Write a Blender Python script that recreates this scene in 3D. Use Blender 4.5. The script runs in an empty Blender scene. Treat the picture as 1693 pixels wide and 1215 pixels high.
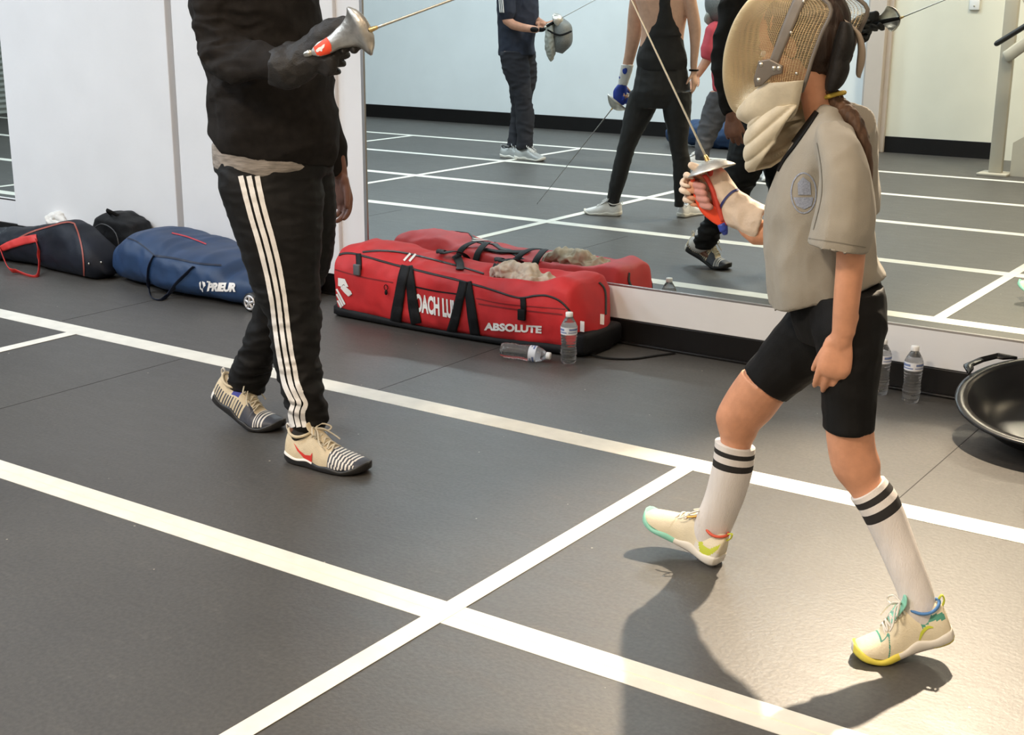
import bpy, bmesh, math, random
from mathutils import Vector as V, Matrix, noise
from mathutils.bvhtree import BVHTree
random.seed(4)
S = bpy.context.scene
C = S.collection
PW, PH = 1693, 1215
# ------------------------------------------------------------------ camera
FP, YAW, PIT, ROL, CH = 2198.0, -0.60396, 0.26960, 0.00549, 1.37
_cy, _sy, _cp, _sp = math.cos(YAW), math.sin(YAW), math.cos(PIT), math.sin(PIT)
CF = V((_sy*_cp, _cy*_cp, -_sp)); _r = V((_cy, -_sy, 0)); _u = _r.cross(CF)
CR = math.cos(ROL)*_r + math.sin(ROL)*_u; CU = -math.sin(ROL)*_r + math.cos(ROL)*_u
CO = V((0, 0, CH))
cd = bpy.data.cameras.new('camera'); cam = bpy.data.objects.new('camera', cd); C.objects.link(cam)
cd.sensor_width = 36; cd.lens = 36*FP/PW; cd.clip_start = .05; cd.clip_end = 60
cam.matrix_world = Matrix(((CR.x, CU.x, -CF.x, 0), (CR.y, CU.y, -CF.y, 0), (CR.z, CU.z, -CF.z, CH), (0, 0, 0, 1)))
S.camera = cam
# ------------------------------------------------------------------ light
w = bpy.data.worlds.new('world'); S.world = w; w.use_nodes = True
w.node_tree.nodes['Background'].inputs[0].default_value = (.8, .85, .9, 1)
w.node_tree.nodes['Background'].inputs[1].default_value = .15
S.view_settings.view_transform = 'Standard'; S.view_settings.look = 'None'
S.view_settings.gamma = 1; S.view_settings.exposure = -0.32
S.view_settings.use_curve_mapping = False
COOL, NEUT, WARM = (.80, .90, 1), (1, .92, .82), (1, .72, .45)
# ceiling panels: x, y, size x, size y, watts, colour
PANELS = [(-11, .6, 1.2, .6, 150, COOL), (-8.2, 2.6, 1.2, .6, 110, COOL), (-8.0, -.6, 1.2, .6, 150, COOL),
          (-5.2, 1.6, 1.2, .6, 95, COOL), (-5.0, -1.4, 1.2, .6, 110, COOL), (-2.2, -1.0, .7, .7, 260, (1, .82, .62)),
          (-2.4, 2.6, 1.2, .6, 18, NEUT), (.3, 1.7, 1.2, .6, 45, WARM), (1.9, -1.2, 1.2, .6, 50, WARM)]
CEIL = 4.2
WY = 4.67          # mirror plane
FY = -3.12         # wall behind the camera
WX, EX = -14.4, 3.6
# ------------------------------------------------------------------ pixel helpers (a photo ray meets a real plane)
def ray(x, y): return CF + CR*((x-PW/2)/FP) - CU*((y-PH/2)/FP)
def flo(x, y, z=0.):
    d = ray(x, y); return CO + d*((z-CH)/d.z)
def atY(x, y, Y):
    d = ray(x, y); return CO + d*(Y/d.y)
def pl(x, y, ref):
    n = V((ref[0], ref[1], 0)).normalized(); d = ray(x, y)
    return CO + d*(n.dot(V((ref[0], ref[1], 0)))/n.dot(d))
def mir(p): return V((p.x, 2*WY-p.y, p.z))
# ------------------------------------------------------------------ materials
MATS = {}
def mat(name, col, rough=.6, metal=0, nz=0, amt=.15, bump=0, bs=80, spec=.5, sheen=0, trans=0, ior=1.45, stretch=None, alpha=1, emit=0):
    if name in MATS: return MATS[name]
    m = bpy.data.materials.new(name); m.use_nodes = True; nt = m.node_tree; b = nt.nodes['Principled BSDF']
    b.inputs['Base Color'].default_value = (*col, 1); b.inputs['Roughness'].default_value = rough
    b.inputs['Metallic'].default_value = metal; b.inputs['Specular IOR Level'].default_value = spec
    b.inputs['IOR'].default_value = ior; b.inputs['Transmission Weight'].default_value = trans
    if sheen: b.inputs['Sheen Weight'].default_value = sheen
    if emit:
        b.inputs['Emission Color'].default_value = (*col, 1); b.inputs['Emission Strength'].default_value = emit
    tc = nt.nodes.new('ShaderNodeTexCoord'); src = tc.outputs['Object']
    if stretch:
        mp = nt.nodes.new('ShaderNodeMapping'); mp.inputs['Scale'].default_value = stretch
        nt.links.new(src, mp.inputs[0]); src = mp.outputs[0]
    if nz:
        n = nt.nodes.new('ShaderNodeTexNoise'); n.inputs['Scale'].default_value = nz; n.inputs['Detail'].default_value = 5
        nt.links.new(src, n.inputs['Vector'])
        r = nt.nodes.new('ShaderNodeValToRGB'); nt.links.new(n.outputs[0], r.inputs[0])
        r.color_ramp.elements[0].position = .3; r.color_ramp.elements[1].position = .7
        r.color_ramp.elements[0].color = (*[c*(1-amt) for c in col], 1)
        r.color_ramp.elements[1].color = (*[min(1, c*(1+amt)) for c in col], 1)
        nt.links.new(r.outputs[0], b.inputs['Base Color'])
    if bump:
        n2 = nt.nodes.new('ShaderNodeTexNoise'); n2.inputs['Scale'].default_value = bs; n2.inputs['Detail'].default_value = 4
        nt.links.new(src, n2.inputs['Vector'])
        bp = nt.nodes.new('ShaderNodeBump'); bp.inputs['Strength'].default_value = bump; bp.inputs['Distance'].default_value = .004
        nt.links.new(n2.outputs[0], bp.inputs['Height']); nt.links.new(bp.outputs[0], b.inputs['Normal'])
    MATS[name] = m; return m
WHITE = mat('white_paint', (.74, .74, .75), .55, nz=3, amt=.03, bump=.1, bs=60)
BASEB = mat('black_vinyl', (.008, .007, .007), .3, spec=.35, bump=.1, bs=20)
TAPE = mat('tape_white', (.80, .78, .70), .42, nz=14, amt=.07, bump=.12, bs=90)
TAPE2 = mat('tape_worn', (.78, .76, .66), .38, nz=60, amt=.22, bump=.5, bs=260)
SKIN = mat('skin_light', (.62, .30, .18), .5, nz=30, amt=.1, bump=.12, bs=220)
SKIN2 = mat('skin_fair', (.70, .42, .30), .5, nz=30, amt=.08)
SKIND = mat('skin_brown', (.20, .085, .055), .5, nz=30, amt=.15, bump=.1, bs=200)
BLK = mat('black_knit', (.0135, .0115, .0105), .85, nz=40, amt=.25, bump=.35, bs=500, spec=.2)
BLKS = mat('black_smooth', (.006, .0058, .006), .7, bump=.15, bs=300, spec=.22)
TRK = mat('track_black', (.0065, .006, .006), .6, nz=20, amt=.2, bump=.2, bs=60, spec=.25)
SILV = mat('steel_guard', (.60, .57, .52), .42, 1, nz=25, amt=.25, bump=.35, bs=70)
STEELD = mat('steel_dark', (.25, .24, .23), .4, 1)
STEEL = mat('steel_blade', (.60, .57, .50), .3, 1)
REDB = mat('red_nylon', (.50, .018, .021), .6, nz=9, amt=.15, bump=.25, bs=420)
REDD = mat('red_seam', (.20, .010, .012), .6)
BLKN = mat('black_nylon', (.007, .007, .008), .6, spec=.25, nz=12, amt=.25, bump=.4, bs=300)
BLUB = mat('blue_nylon', (.014, .040, .105), .5, nz=9, amt=.2, bump=.25, bs=420)
NAVY = mat('navy_nylon', (.008, .010, .017), .55, spec=.3, nz=9, amt=.3, bump=.3, bs=350)
PRNT = mat('white_print', (.78, .76, .74), .6, nz=200, amt=.05)
ORNG = mat('orange_red', (.85, .075, .025), .5)
CREAM = mat('cream_leather', (.60, .53, .40), .6, nz=20, amt=.14, bump=.2, bs=160)
GLOVE = mat('glove_cream', (.68, .55, .44), .7, nz=18, amt=.14, bump=.3, bs=150)
CLOTH = mat('crumpled_cloth', (.50, .42, .33), .8, nz=25, amt=.3, bump=.3, bs=300)
SHIRT = mat('grey_shirt', (.31, .285, .24), .85, nz=14, amt=.06, bump=.25, bs=600, sheen=.1)
SOCK = mat('white_sock', (.72, .68, .66), .8, nz=50, amt=.05, bump=.4, bs=500, stretch=(1, 1, .15))
SBLK = mat('sock_black', (.02, .018, .018), .8)
HAIR = mat('dark_hair', (.030, .017, .012), .5, nz=60, amt=.5, bump=.5, bs=300, stretch=(1, 1, .12))
HAIRB = mat('brown_hair', (.075, .038, .02), .65, nz=60, amt=.5, bump=.3, bs=260, stretch=(1, 1, .1))
EYEW = mat('eye_white', (.8, .8, .78), .2)
# ------------------------------------------------------------------ object helpers
def tagp(o, label=None, cat=None, group=None, kind=None):
    if label: o['label'] = label
    if cat: o['category'] = cat
    if group: o['group'] = group
    if kind: o['kind'] = kind
    return o
def empty(name, loc, label=None, cat=None, group=None):
    o = bpy.data.objects.new(name, None); C.objects.link(o); o.location = loc; o.empty_display_size = .1
    return tagp(o, label, cat, group)
def objm(name, me, m, parent=None, smooth=True):
    o = bpy.data.objects.new(name, me); C.objects.link(o)
    if m is not None and not me.materials:
        for k in (m if isinstance(m, (list, tuple)) else [m]): me.materials.append(k)
    if smooth: me.polygons.foreach_set('use_smooth', [True]*len(me.polygons))
    if parent is not None:
        o.parent = parent; o.matrix_parent_inverse = Matrix.Translation(-parent_world(parent))
    return o
def parent_world(p):
    l = V((0, 0, 0))
    while p is not None: l = l + p.location + p.matrix_parent_inverse.translation; p = p.parent
    return l
def build(name, bm, m, parent=None, smooth=True, recalc=True):
    if recalc: bmesh.ops.recalc_face_normals(bm, faces=bm.faces)
    me = bpy.data.meshes.new(name); bm.to_mesh(me); bm.free()
    return objm(name, me, m, parent, smooth)
def box(bm, x0, x1, y0, y1, z0, z1, bev=0, M=None):
    vs = [bm.verts.new(V((x, y, z)) if M is None else M @ V((x, y, z))) for x in (x0, x1) for y in (y0, y1) for z in (z0, z1)]
    fs = [bm.faces.new([vs[i] for i in f]) for f in ((0, 1, 3, 2), (4, 6, 7, 5), (0, 4, 5, 1), (2, 3, 7, 6), (0, 2, 6, 4), (1, 5, 7, 3))]
    if bev:
        es = {e for f in fs for e in f.edges}
        bmesh.ops.bevel(bm, geom=list(es), offset=bev, segments=2, affect='EDGES', profile=.5)
def rings(bm, rs, cap=True, closed=True, mi=None):
    L = [[bm.verts.new(p) for p in r] for r in rs]; n = len(L[0])
    for i in range(len(L)-1):
        for j in range(n if closed else n-1):
            k = (j+1) % n
            f = bm.faces.new((L[i][j], L[i][k], L[i+1][k], L[i+1][j]))
            if mi: f.material_index = mi(i, j)
    if cap:
        for R in (L[0], L[-1]):
            c = bm.verts.new(sum((v.co for v in R), V())/n)
            for j in range(n): bm.faces.new((R[j], R[(j+1) % n], c))
    return L
def cr(P, t):          # catmull-rom on a list of vectors / floats
    n = len(P)-1; i = min(int(t), n-1); f = t-i
    a, b, c, d = P[max(i-1, 0)], P[i], P[i+1], P[min(i+2, n)]
    return ((b*2) + (c-a)*f + (a*2-b*5+c*4-d)*(f*f) + (b*3-a-c*3+d)*(f*f*f))*.5
def tube(bm, pts, rad, seg=12, side=None, sub=4, ratio=1., round_ends=True):
    """smooth tube through pts; rad floats (half width along side); ratio = thickness along the other axis"""
    pts = [V(p) for p in pts]; n = (len(pts)-1)*sub
    if isinstance(rad, (int, float)): rad = [rad]*len(pts)
    P = [cr(pts, i/sub) for i in range(n+1)]; R = [max(cr([float(r) for r in rad], i/sub), 1e-4) for i in range(n+1)]
    rs = []; prev = None
    for i, p in enumerate(P):
        t = (P[min(i+1, n)]-P[max(i-1, 0)]).normalized()
        s = V(side) if side is not None else (prev if prev is not None else (V((0, 0, 1)) if abs(t.z) < .9 else V((1, 0, 0))))
        s = (s - t*s.dot(t)).normalized(); prev = s; q = t.cross(s)
        rr = [(0, 1)]
        if round_ends and i == 0: rr = [(-.95, .3), (-.7, .71), (0, 1)]
        if round_ends and i == n: rr = [(0, 1), (.7, .71), (.95, .3)]
        for o, k in rr:
            rs.append([p + t*(o*R[i]*min(1, ratio)) + s*(math.cos(a)*R[i]*k) + q*(math.sin(a)*R[i]*k*ratio) for a in [2*math.pi*j/seg for j in range(seg)]])
    rings(bm, rs)
def ell(bm, c, rx, ry, rz, X=V((1, 0, 0)), Y=V((0, 1, 0)), Z=V((0, 0, 1)), seg=16):
    rs = []
    for i in range(1, seg):
        a = math.pi*i/seg - math.pi/2
        rs.append([V(c)+Z*(math.sin(a)*rz)+X*(math.cos(a)*rx*math.cos(b))+Y*(math.cos(a)*ry*math.sin(b)) for b in [2*math.pi*j/seg for j in range(seg)]])
    rings(bm, rs)
def sil(bm, rows, virt=False, seg=20, sub=3, cap=True, grow=0., power=1., mi=None):
    """loft whose outline seen by the camera passes through photo pixel pairs; row = (xl, yl, xr, yr, (X, Y) of its centre, half depth)"""
    A, B, Cc = [], [], []
    for xl, yl, xr, yr, ref, dep in rows:
        l, r = pl(xl, yl, ref), pl(xr, yr, ref); n = V((ref[0], ref[1], 0)).normalized()
        h = (r-l)/2; hl = h.length
        A.append((l+r)/2); B.append(h*((hl+grow)/hl)); Cc.append(n*(dep+grow))
    n = (len(rows)-1)*sub; rs = []
    for i in range(n+1):
        a, b, c = cr(A, i/sub), cr(B, i/sub), cr(Cc, i/sub)
        r = []
        for j in range(seg):
            t = 2*math.pi*j/seg; ct, st = math.cos(t), math.sin(t)
            r.append(a + b*(math.copysign(abs(ct)**power, ct)) + c*(math.copysign(abs(st)**power, st)))
        rs.append([mir(p) for p in r] if virt else r)
    rings(bm, rs, cap=cap, mi=mi); return rs
def remesh(bm, vox, smooth=6, disp=None, cut=None, fac=.5):
    bmesh.ops.recalc_face_normals(bm, faces=bm.faces)
    me = bpy.data.meshes.new('t'); bm.to_mesh(me); bm.free()
    o = bpy.data.objects.new('t', me); C.objects.link(o)
    m = o.modifiers.new('r', 'REMESH'); m.mode = 'VOXEL'; m.voxel_size = vox
    if smooth:
        s = o.modifiers.new('s', 'SMOOTH'); s.iterations = smooth; s.factor = fac
    dg = bpy.context.evaluated_depsgraph_get(); dg.update()
    m2 = bpy.data.meshes.new_from_object(o.evaluated_get(dg)); bpy.data.objects.remove(o)
    if disp:
        nrm = [v.normal.copy() for v in m2.vertices]
        for v, n in zip(m2.vertices, nrm): v.co += n*disp(v.co, n)
    if cut:
        b = bmesh.new(); b.from_mesh(m2)
        bmesh.ops.delete(b, geom=[f for f in b.faces if cut(f.calc_center_median(), f.normal)], context='FACES')
        for _ in range(14):
            new = {}
            for v in b.verts:
                e = [q for q in v.link_edges if q.is_boundary]
                if len(e) == 2: new[v] = (e[0].other_vert(v).co+e[1].other_vert(v).co)*.3+v.co*.4
            for v, c_ in new.items(): v.co = c_
        b.to_mesh(m2); b.free()
    return m2
def bvh_of(*obs):
    vs, fs = [], []
    for o in obs:
        k = len(vs); me = o.data; M = Matrix.Translation(parent_world(o))
        vs += [M @ v.co for v in me.vertices]; fs += [[k+i for i in p.vertices] for p in me.polygons]
    return BVHTree.FromPolygons(vs, fs)
def hit(bv, x, y, off=.002, fall=None):
    d = ray(x, y).normalized(); h = bv.ray_cast(CO, d)
    if h[0] is None: return None
    n = h[1]; n = n if n.dot(d) < 0 else -n
    return h[0] + n*off
def strip(name, bv, pts, wpx, m, parent, off=.002, n=30, k=3, label=None, thick=0):
    """a band laid on a surface along a photo polyline; wpx = width in px (float or list)"""
    pts = [V((p[0], p[1], 0)) for p in pts]
    if isinstance(wpx, (int, float)): wpx = [wpx]*len(pts)
    bm = bmesh.new(); rows = []; s = (len(pts)-1)
    for i in range(n+1):
        t = s*i/n; p = cr(pts, t); q = cr(pts, min(t+.02, s))-cr(pts, max(t-.02, 0)); q.normalize(); nn = V((-q.y, q.x, 0)); ww = cr([float(a) for a in wpx], t)
        row = []
        for j in range(k+1):
            e = p + nn*(ww*(j/k-.5)); hh = hit(bv, e.x, e.y, off); row.append(hh)
        rows.append(row)
    L = [[bm.verts.new(p) if p is not None else None for p in r] for r in rows]
    for i in range(n):
        for j in range(k):
            q = (L[i][j], L[i][j+1], L[i+1][j+1], L[i+1][j])
            if None in q or max((q[0].co-q[2].co).length, (q[1].co-q[3].co).length) > .08: continue
            bm.faces.new(q)
    bmesh.ops.delete(bm, geom=[v for v in bm.verts if not v.link_faces], context='VERTS')
    o = build(name, bm, m, parent)
    if thick:
        md = o.modifiers.new('th', 'SOLIDIFY'); md.thickness = thick; md.offset = 1
    if label: o['label'] = label
    return o
def poly(name, bv, pts, m, parent, off=.002, label=None, step=4):
    """a filled outline laid on a surface (photo px)"""
    bm = bmesh.new(); vs = [bm.verts.new((x, y, 0)) for x, y in pts]; bm.faces.new(vs)
    bmesh.ops.triangulate(bm, faces=bm.faces); return proj(name, bm, bv, m, parent, off, step, label)
def proj(name, bm, bv, m, parent, off, step, label):
    for _ in range(6):
        es = [e for e in bm.edges if e.calc_length() > step]
        if not es: break
        bmesh.ops.subdivide_edges(bm, edges=es, cuts=1); bmesh.ops.triangulate(bm, faces=bm.faces)
    bad = []
    for v in bm.verts:
        h = hit(bv, v.co.x, v.co.y, off)
        if h is None: bad.append(v)
        else: v.co = h
    bmesh.ops.delete(bm, geom=bad, context='VERTS')
    o = build(name, bm, m, parent, recalc=False)
    if label: o['label'] = label
    return o
def text(name, s, bv, org, xv, yv, m, parent, off=.002, bold=.03, shear=0, label=None, step=3, space=1.):
    """lettering laid on a surface: org px of the baseline start, xv the px vector of the full width, yv the px vector of the cap height"""
    cu = bpy.data.curves.new('t', 'FONT'); cu.body = s; cu.offset = bold; cu.shear = shear; cu.resolution_u = 3; cu.space_character = space
    o = bpy.data.objects.new('t', cu); C.objects.link(o); dg = bpy.context.evaluated_depsgraph_get(); dg.update()
    me = bpy.data.meshes.new_from_object(o.evaluated_get(dg)); bpy.data.objects.remove(o)
    bm = bmesh.new(); bm.from_mesh(me); xs = [v.co.x for v in bm.verts]; ys = [v.co.y for v in bm.verts]
    x0, x1, y0, y1 = min(xs), max(xs), min(ys), max(ys)
    for v in bm.verts:
        a, b = (v.co.x-x0)/(x1-x0), (v.co.y-y0)/(y1-y0)
        v.co = V((org[0]+xv[0]*a+yv[0]*b, org[1]+xv[1]*a+yv[1]*b, 0))
    bmesh.ops.triangulate(bm, faces=bm.faces)
    return proj(name, bm, bv, m, parent, off, step, label)
def wrink(amp, sc, seed=0, st=(1, 1, 1)):
    def f(p, n):
        q = V((p.x*st[0], p.y*st[1], p.z*st[2]))*sc + V((seed, seed*2, 0))
        return amp*(1-2*abs(noise.noise(q))) - amp*.5 + amp*.4*noise.noise(q*2.3)
    return f
# ------------------------------------------------------------------ the room
def struct(name, bm, m, parent=None, smooth=False):
    o = build(name, bm, m, parent, smooth); o['kind'] = 'structure'; return o
def floor_material():
    m = bpy.data.materials.new('rubber_floor'); m.use_nodes = True; nt = m.node_tree; N = nt.nodes.new; L = nt.links.new
    b = nt.nodes['Principled BSDF']; tc = N('ShaderNodeTexCoord')
    n1 = N('ShaderNodeTexNoise'); n1.inputs['Scale'].default_value = 1.6; n1.inputs['Detail'].default_value = 6
    n2 = N('ShaderNodeTexNoise'); n2.inputs['Scale'].default_value = 90; n2.inputs['Detail'].default_value = 4
    n3 = N('ShaderNodeTexNoise'); n3.inputs['Scale'].default_value = 7; n3.inputs['Detail'].default_value = 8; n3.inputs['Roughness'].default_value = .7
    mp = N('ShaderNodeMapping'); mp.inputs['Scale'].default_value = (1, 3, 1)
    L(tc.outputs['Object'], mp.inputs[0])
    for n in (n1, n2): L(tc.outputs['Object'], n.inputs['Vector'])
    L(mp.outputs[0], n3.inputs['Vector'])
    r1 = N('ShaderNodeValToRGB'); L(n1.outputs[0], r1.inputs[0])
    r1.color_ramp.elements[0].position = .3; r1.color_ramp.elements[0].color = (.044, .040, .036, 1)
    r1.color_ramp.elements[1].position = .7; r1.color_ramp.elements[1].color = (.062, .057, .050, 1)
    r3 = N('ShaderNodeValToRGB'); L(n3.outputs[0], r3.inputs[0])
    r3.color_ramp.elements[0].position = .57; r3.color_ramp.elements[0].color = (0, 0, 0, 1)
    r3.color_ramp.elements[1].position = .78; r3.color_ramp.elements[1].color = (.5, .5, .5, 1)
    mx = N('ShaderNodeMix'); mx.data_type = 'RGBA'; L(r3.outputs[0], mx.inputs[0]); L(r1.outputs[0], mx.inputs[6]); mx.inputs[7].default_value = (.13, .12, .105, 1)
    # pale flecks
    vo = N('ShaderNodeTexVoronoi'); vo.inputs['Scale'].default_value = 9; L(tc.outputs['Object'], vo.inputs['Vector'])
    lt = N('ShaderNodeMath'); lt.operation = 'LESS_THAN'; L(vo.outputs['Distance'], lt.inputs[0]); lt.inputs[1].default_value = .028
    mx2 = N('ShaderNodeMix'); mx2.data_type = 'RGBA'; L(lt.outputs[0], mx2.inputs[0]); L(mx.outputs[2], mx2.inputs[6]); mx2.inputs[7].default_value = (.42, .38, .3, 1)
    r2 = N('ShaderNodeValToRGB'); L(n2.outputs[0], r2.inputs[0]); r2.color_ramp.elements[0].color = (.78, .78, .78, 1); r2.color_ramp.elements[1].color = (1.2, 1.2, 1.2, 1)
    r2.color_ramp.elements[0].position = .35; r2.color_ramp.elements[1].position = .65
    mm = N('ShaderNodeMix'); mm.data_type = 'RGBA'; mm.blend_type = 'MULTIPLY'; mm.inputs[0].default_value = 1
    L(mx2.outputs[2], mm.inputs[6]); L(r2.outputs[0], mm.inputs[7]); L(mm.outputs[2], b.inputs['Base Color'])
    rr = N('ShaderNodeMapRange'); L(n3.outputs[0], rr.inputs[0]); rr.inputs[3].default_value = .40; rr.inputs[4].default_value = .60
    L(rr.outputs[0], b.inputs['Roughness'])
    bp = N('ShaderNodeBump'); bp.inputs['Strength'].default_value = .35; bp.inputs['Distance'].default_value = .002
    L(n2.outputs[0], bp.inputs['Height']); L(bp.outputs[0], b.inputs['Normal'])
    b.inputs['Specular IOR Level'].default_value = 1.
    return m
FLOOR = floor_material()
bm = bmesh.new(); box(bm, WX, EX, FY-.1, WY+.3, -.1, 0); struct('floor', bm, FLOOR)
SEAM = mat('seam_dark', (.022, .020, .018), .7)
bm = bmesh.new()                       # the joints between the rubber sheets
for x in (-8.5, -6.67, -4.86, -3.035, -1.115, .7): box(bm, x-.0015, x+.0015, 3.54, 4.66, 0, .0006)
for x in (-5.7, -3.945): box(bm, x-.0012, x+.0012, 2.4, 3.43, 0, .0006)
struct('trim_1', bm, SEAM)
bm = bmesh.new(); box(bm, WX, EX, FY, WY+.3, CEIL, CEIL+.1); struct('ceiling', bm, mat('ceiling_paint', (.6, .6, .6), .8, nz=2, amt=.05))
bm = bmesh.new(); box(bm, WX, EX, WY+.012, WY+.15, .1, CEIL)
struct('wall_back', bm, WHITE)
bm = bmesh.new(); box(bm, WX, EX, WY+.004, WY+.012, 2.45, CEIL)                       # above the mirrors
box(bm, -6.66, -5.30, WY-.04, WY+.012, .105, CEIL, .004)                                      # raised white panel left of the step
box(bm, -5.27, -4.20, WY-.025, WY+.012, .105, CEIL, .004)
struct('wall_panel', bm, WHITE).name = 'trim_2'
bm = bmesh.new(); box(bm, -4.20, -4.06, WY-.003, WY+.012, .105, CEIL); box(bm, -4.07, EX, WY-.006, WY+.012, .103, .238, .002); box(bm, WX, -6.66, WY-.006, WY+.012, .103, .25, .002)
struct('trim_3', bm, WHITE)
BB = bmesh.new()
box(BB, WX, EX, WY-.012, WY+.02, 0, .102, .003); box(BB, WX, EX, WY-.026, WY-.01, 0, .012, .004)
struct('baseboard_back', BB, BASEB)
MIRR = bpy.data.materials.new('mirror_glass'); MIRR.use_nodes = True
_b = MIRR.node_tree.nodes['Principled BSDF']; _b.inputs['Metallic'].default_value = 1; _b.inputs['Roughness'].default_value = .0; _b.inputs['Base Color'].default_value = (.83, .90, .875, 1)
ALU = mat('aluminium_trim', (.45, .43, .42), .4, 1)
def mirror(x0, x1, label, side):
    t = empty('wall_mirror', ((x0+x1)/2, WY, .243), label, 'mirror', 'gym wall mirrors')
    bm = bmesh.new(); box(bm, x0, x1, WY, WY+.008, .245, 2.45); build('mirror_glass', bm, MIRR, t, False)
    bm = bmesh.new(); box(bm, x0-.006, x1+.006, WY-.006, WY+.010, .236, .2455, .001)
    xx = x0 if side == 'l' else x1
    box(bm, xx-.012, xx+.004, WY-.006, WY+.010, .236, 2.45, .001); build('frame', bm, ALU, t, False)
mirror(-4.045, EX, 'large gym mirror behind the two fencers, reflecting the room', 'l')
mirror(WX, -6.67, 'mirror at the left edge reflecting a corrugated wall, above the black bag', 'r')
# wall behind the camera (seen in the mirror)
bm = bmesh.new(); box(bm, WX, EX, FY-.12, FY, 0, CEIL); struct('wall_front', bm, mat('wall_cool_white', (.72, .75, .76), .6, nz=3, amt=.03))
bm = bmesh.new(); box(bm, WX, -4.57, FY, FY+.012, 0, .15, .003); box(bm, -4.53, -4.35, FY+.115, FY+.132, 0, .15, .003); box(bm, -4.35, -3.25, FY, FY+.012, 0, .15, .003); struct('baseboard_front', bm, BASEB)
bm = bmesh.new(); box(bm, -4.52, -4.36, FY, FY+.12, 0, CEIL, .004); box(bm, -4.56, -4.32, FY, FY+.05, 0, CEIL, .004)
struct('trim_4', bm, mat('column_beige', (.52, .45, .40), .6, nz=3, amt=.03))
bm = bmesh.new(); box(bm, -4.33, EX, FY, FY+.006, 0, CEIL); struct('warm_tint_panel', bm, mat('warm_light_tint', (.70, .68, .58), .6, nz=3, amt=.03))  # thin added sheet, warm lamp light put into its wall colour
bm = bmesh.new(); n = 64                                           # corrugated shutter on the end wall
prof = []
for i in range(n*4+1):
    z = CEIL*i/(n*4); prof.append((WX+.02+.018*math.sin(2*math.pi*i/4), z))
rings(bm, [[V((x, FY, z)), V((x, WY, z))] for x, z in prof], cap=False, closed=False)
struct('wall_left', bm, mat('corrugated_metal', (.36, .37, .34), .5, .3))
bm = bmesh.new(); box(bm, EX, EX+.1, FY, WY+.1, 0, CEIL); struct('wall_right', bm, WHITE)
# ceiling lights
LAMP = mat('lamp_diffuser', (1, .97, .92), .5, emit=3)
HOUS = mat('lamp_housing', (.5, .5, .5), .5)
for i, (x, y, sx, sy, wt, col) in enumerate(PANELS):
    t = empty('ceiling_light', (x, y, CEIL-.03), 'rectangular ceiling light panel over the fencing floor', 'ceiling light', 'ceiling light panels')
    bm = bmesh.new(); box(bm, x-sx/2-.03, x+sx/2+.03, y-sy/2-.03, y+sy/2+.03, CEIL-.05, CEIL-.001, .005); build('housing', bm, HOUS, t, False)
    bm = bmesh.new(); box(bm, x-sx/2, x+sx/2, y-sy/2, y+sy/2, CEIL-.058, CEIL-.05); build('diffuser', bm, LAMP, t, False)
    ld = bpy.data.lights.new('panel_glow', 'AREA'); ld.shape = 'RECTANGLE'; ld.size = sx; ld.size_y = sy; ld.energy = wt; ld.color = col
    lo = bpy.data.objects.new('panel_glow', ld); C.objects.link(lo); lo.parent = t; lo.location = (0, 0, -.035)
# added spotlight, out of view, standing in for lamp light bounced off the mirror
def spot(loc, tgt, energy, col, ang, blend, size, label):
    t = empty('added_spotlight', loc, label, 'spotlight')
    d = (V(tgt)-V(loc)).normalized(); q = d.to_track_quat('-Z', 'Y')
    bm = bmesh.new(); a = V(loc); tube(bm, [a-d*.16, a-d*.1, a-d*.02, a-d*.01], [.05, .062, .065, .066], 20, sub=2, round_ends=False); build('can', bm, BLKS, t)
    bm = bmesh.new(); tube(bm, [a-d*.1+V((0, 0, .05)), V((loc[0], WY-.01, loc[2]+.12))], .012, 8); build('bracket', bm, BLKS, t)
    ld = bpy.data.lights.new('spot_beam', 'SPOT'); ld.energy = energy; ld.color = col; ld.spot_size = math.radians(ang); ld.spot_blend = blend; ld.shadow_soft_size = size
    lo = bpy.data.objects.new('spot_beam', ld); C.objects.link(lo); lo.parent = t; lo.location = d*.045; lo.rotation_euler = q.to_euler()
spot((-1.3, 4.52, 2.12), (-.70, 3.2, 0), 900, (1, .82, .60), 66, .6, .03, 'added spotlight above the mirror, standing in for the light it bounces onto the floor')
# tape lines
def tape(x0, x1, y0, y1, label, m=TAPE, z=.0012, seam=None, group='white piste tape lines'):
    bm = bmesh.new(); nx = max(2, int(max(x1-x0, y1-y0)/.1)); zz = z
    A = x1-x0 > y1-y0
    for a in range(nx):
        if A: P = [(x0+(x1-x0)*a/nx, y0), (x0+(x1-x0)*(a+1)/nx, y0), (x0+(x1-x0)*(a+1)/nx, y1), (x0+(x1-x0)*a/nx, y1)]
        else: P = [(x0, y0+(y1-y0)*a/nx), (x1, y0+(y1-y0)*a/nx), (x1, y0+(y1-y0)*(a+1)/nx), (x0, y0+(y1-y0)*(a+1)/nx)]
        bm.faces.new([bm.verts.new((x, y, zz)) for x, y in P])
    bmesh.ops.remove_doubles(bm, verts=bm.verts, dist=1e-5)
    o = build('floor_tape', bm, m, None, False); tagp(o, label, 'floor tape', group)
    md = o.modifiers.new('s', 'SOLIDIFY'); md.thickness = .0011; md.offset = -1
    return o
tape(WX+.1, -1.22, 3.436, 3.538, 'wide white tape line nearest the mirror, running behind both fencers')
tape(-1.22, EX, 3.436, 3.538, 'worn grainy end of the white tape line nearest the mirror, right of the girl', TAPE2)
a = tape(WX+.1, EX, 2.186, 2.283, 'wide doubled white tape line crossing the foreground')
bm = bmesh.new(); box(bm, -3.4, EX, 2.229, 2.2345, .0012, .0018); build('overlap_edge', bm, mat('tape_edge', (.86, .82, .66), .4), a, False)
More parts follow.
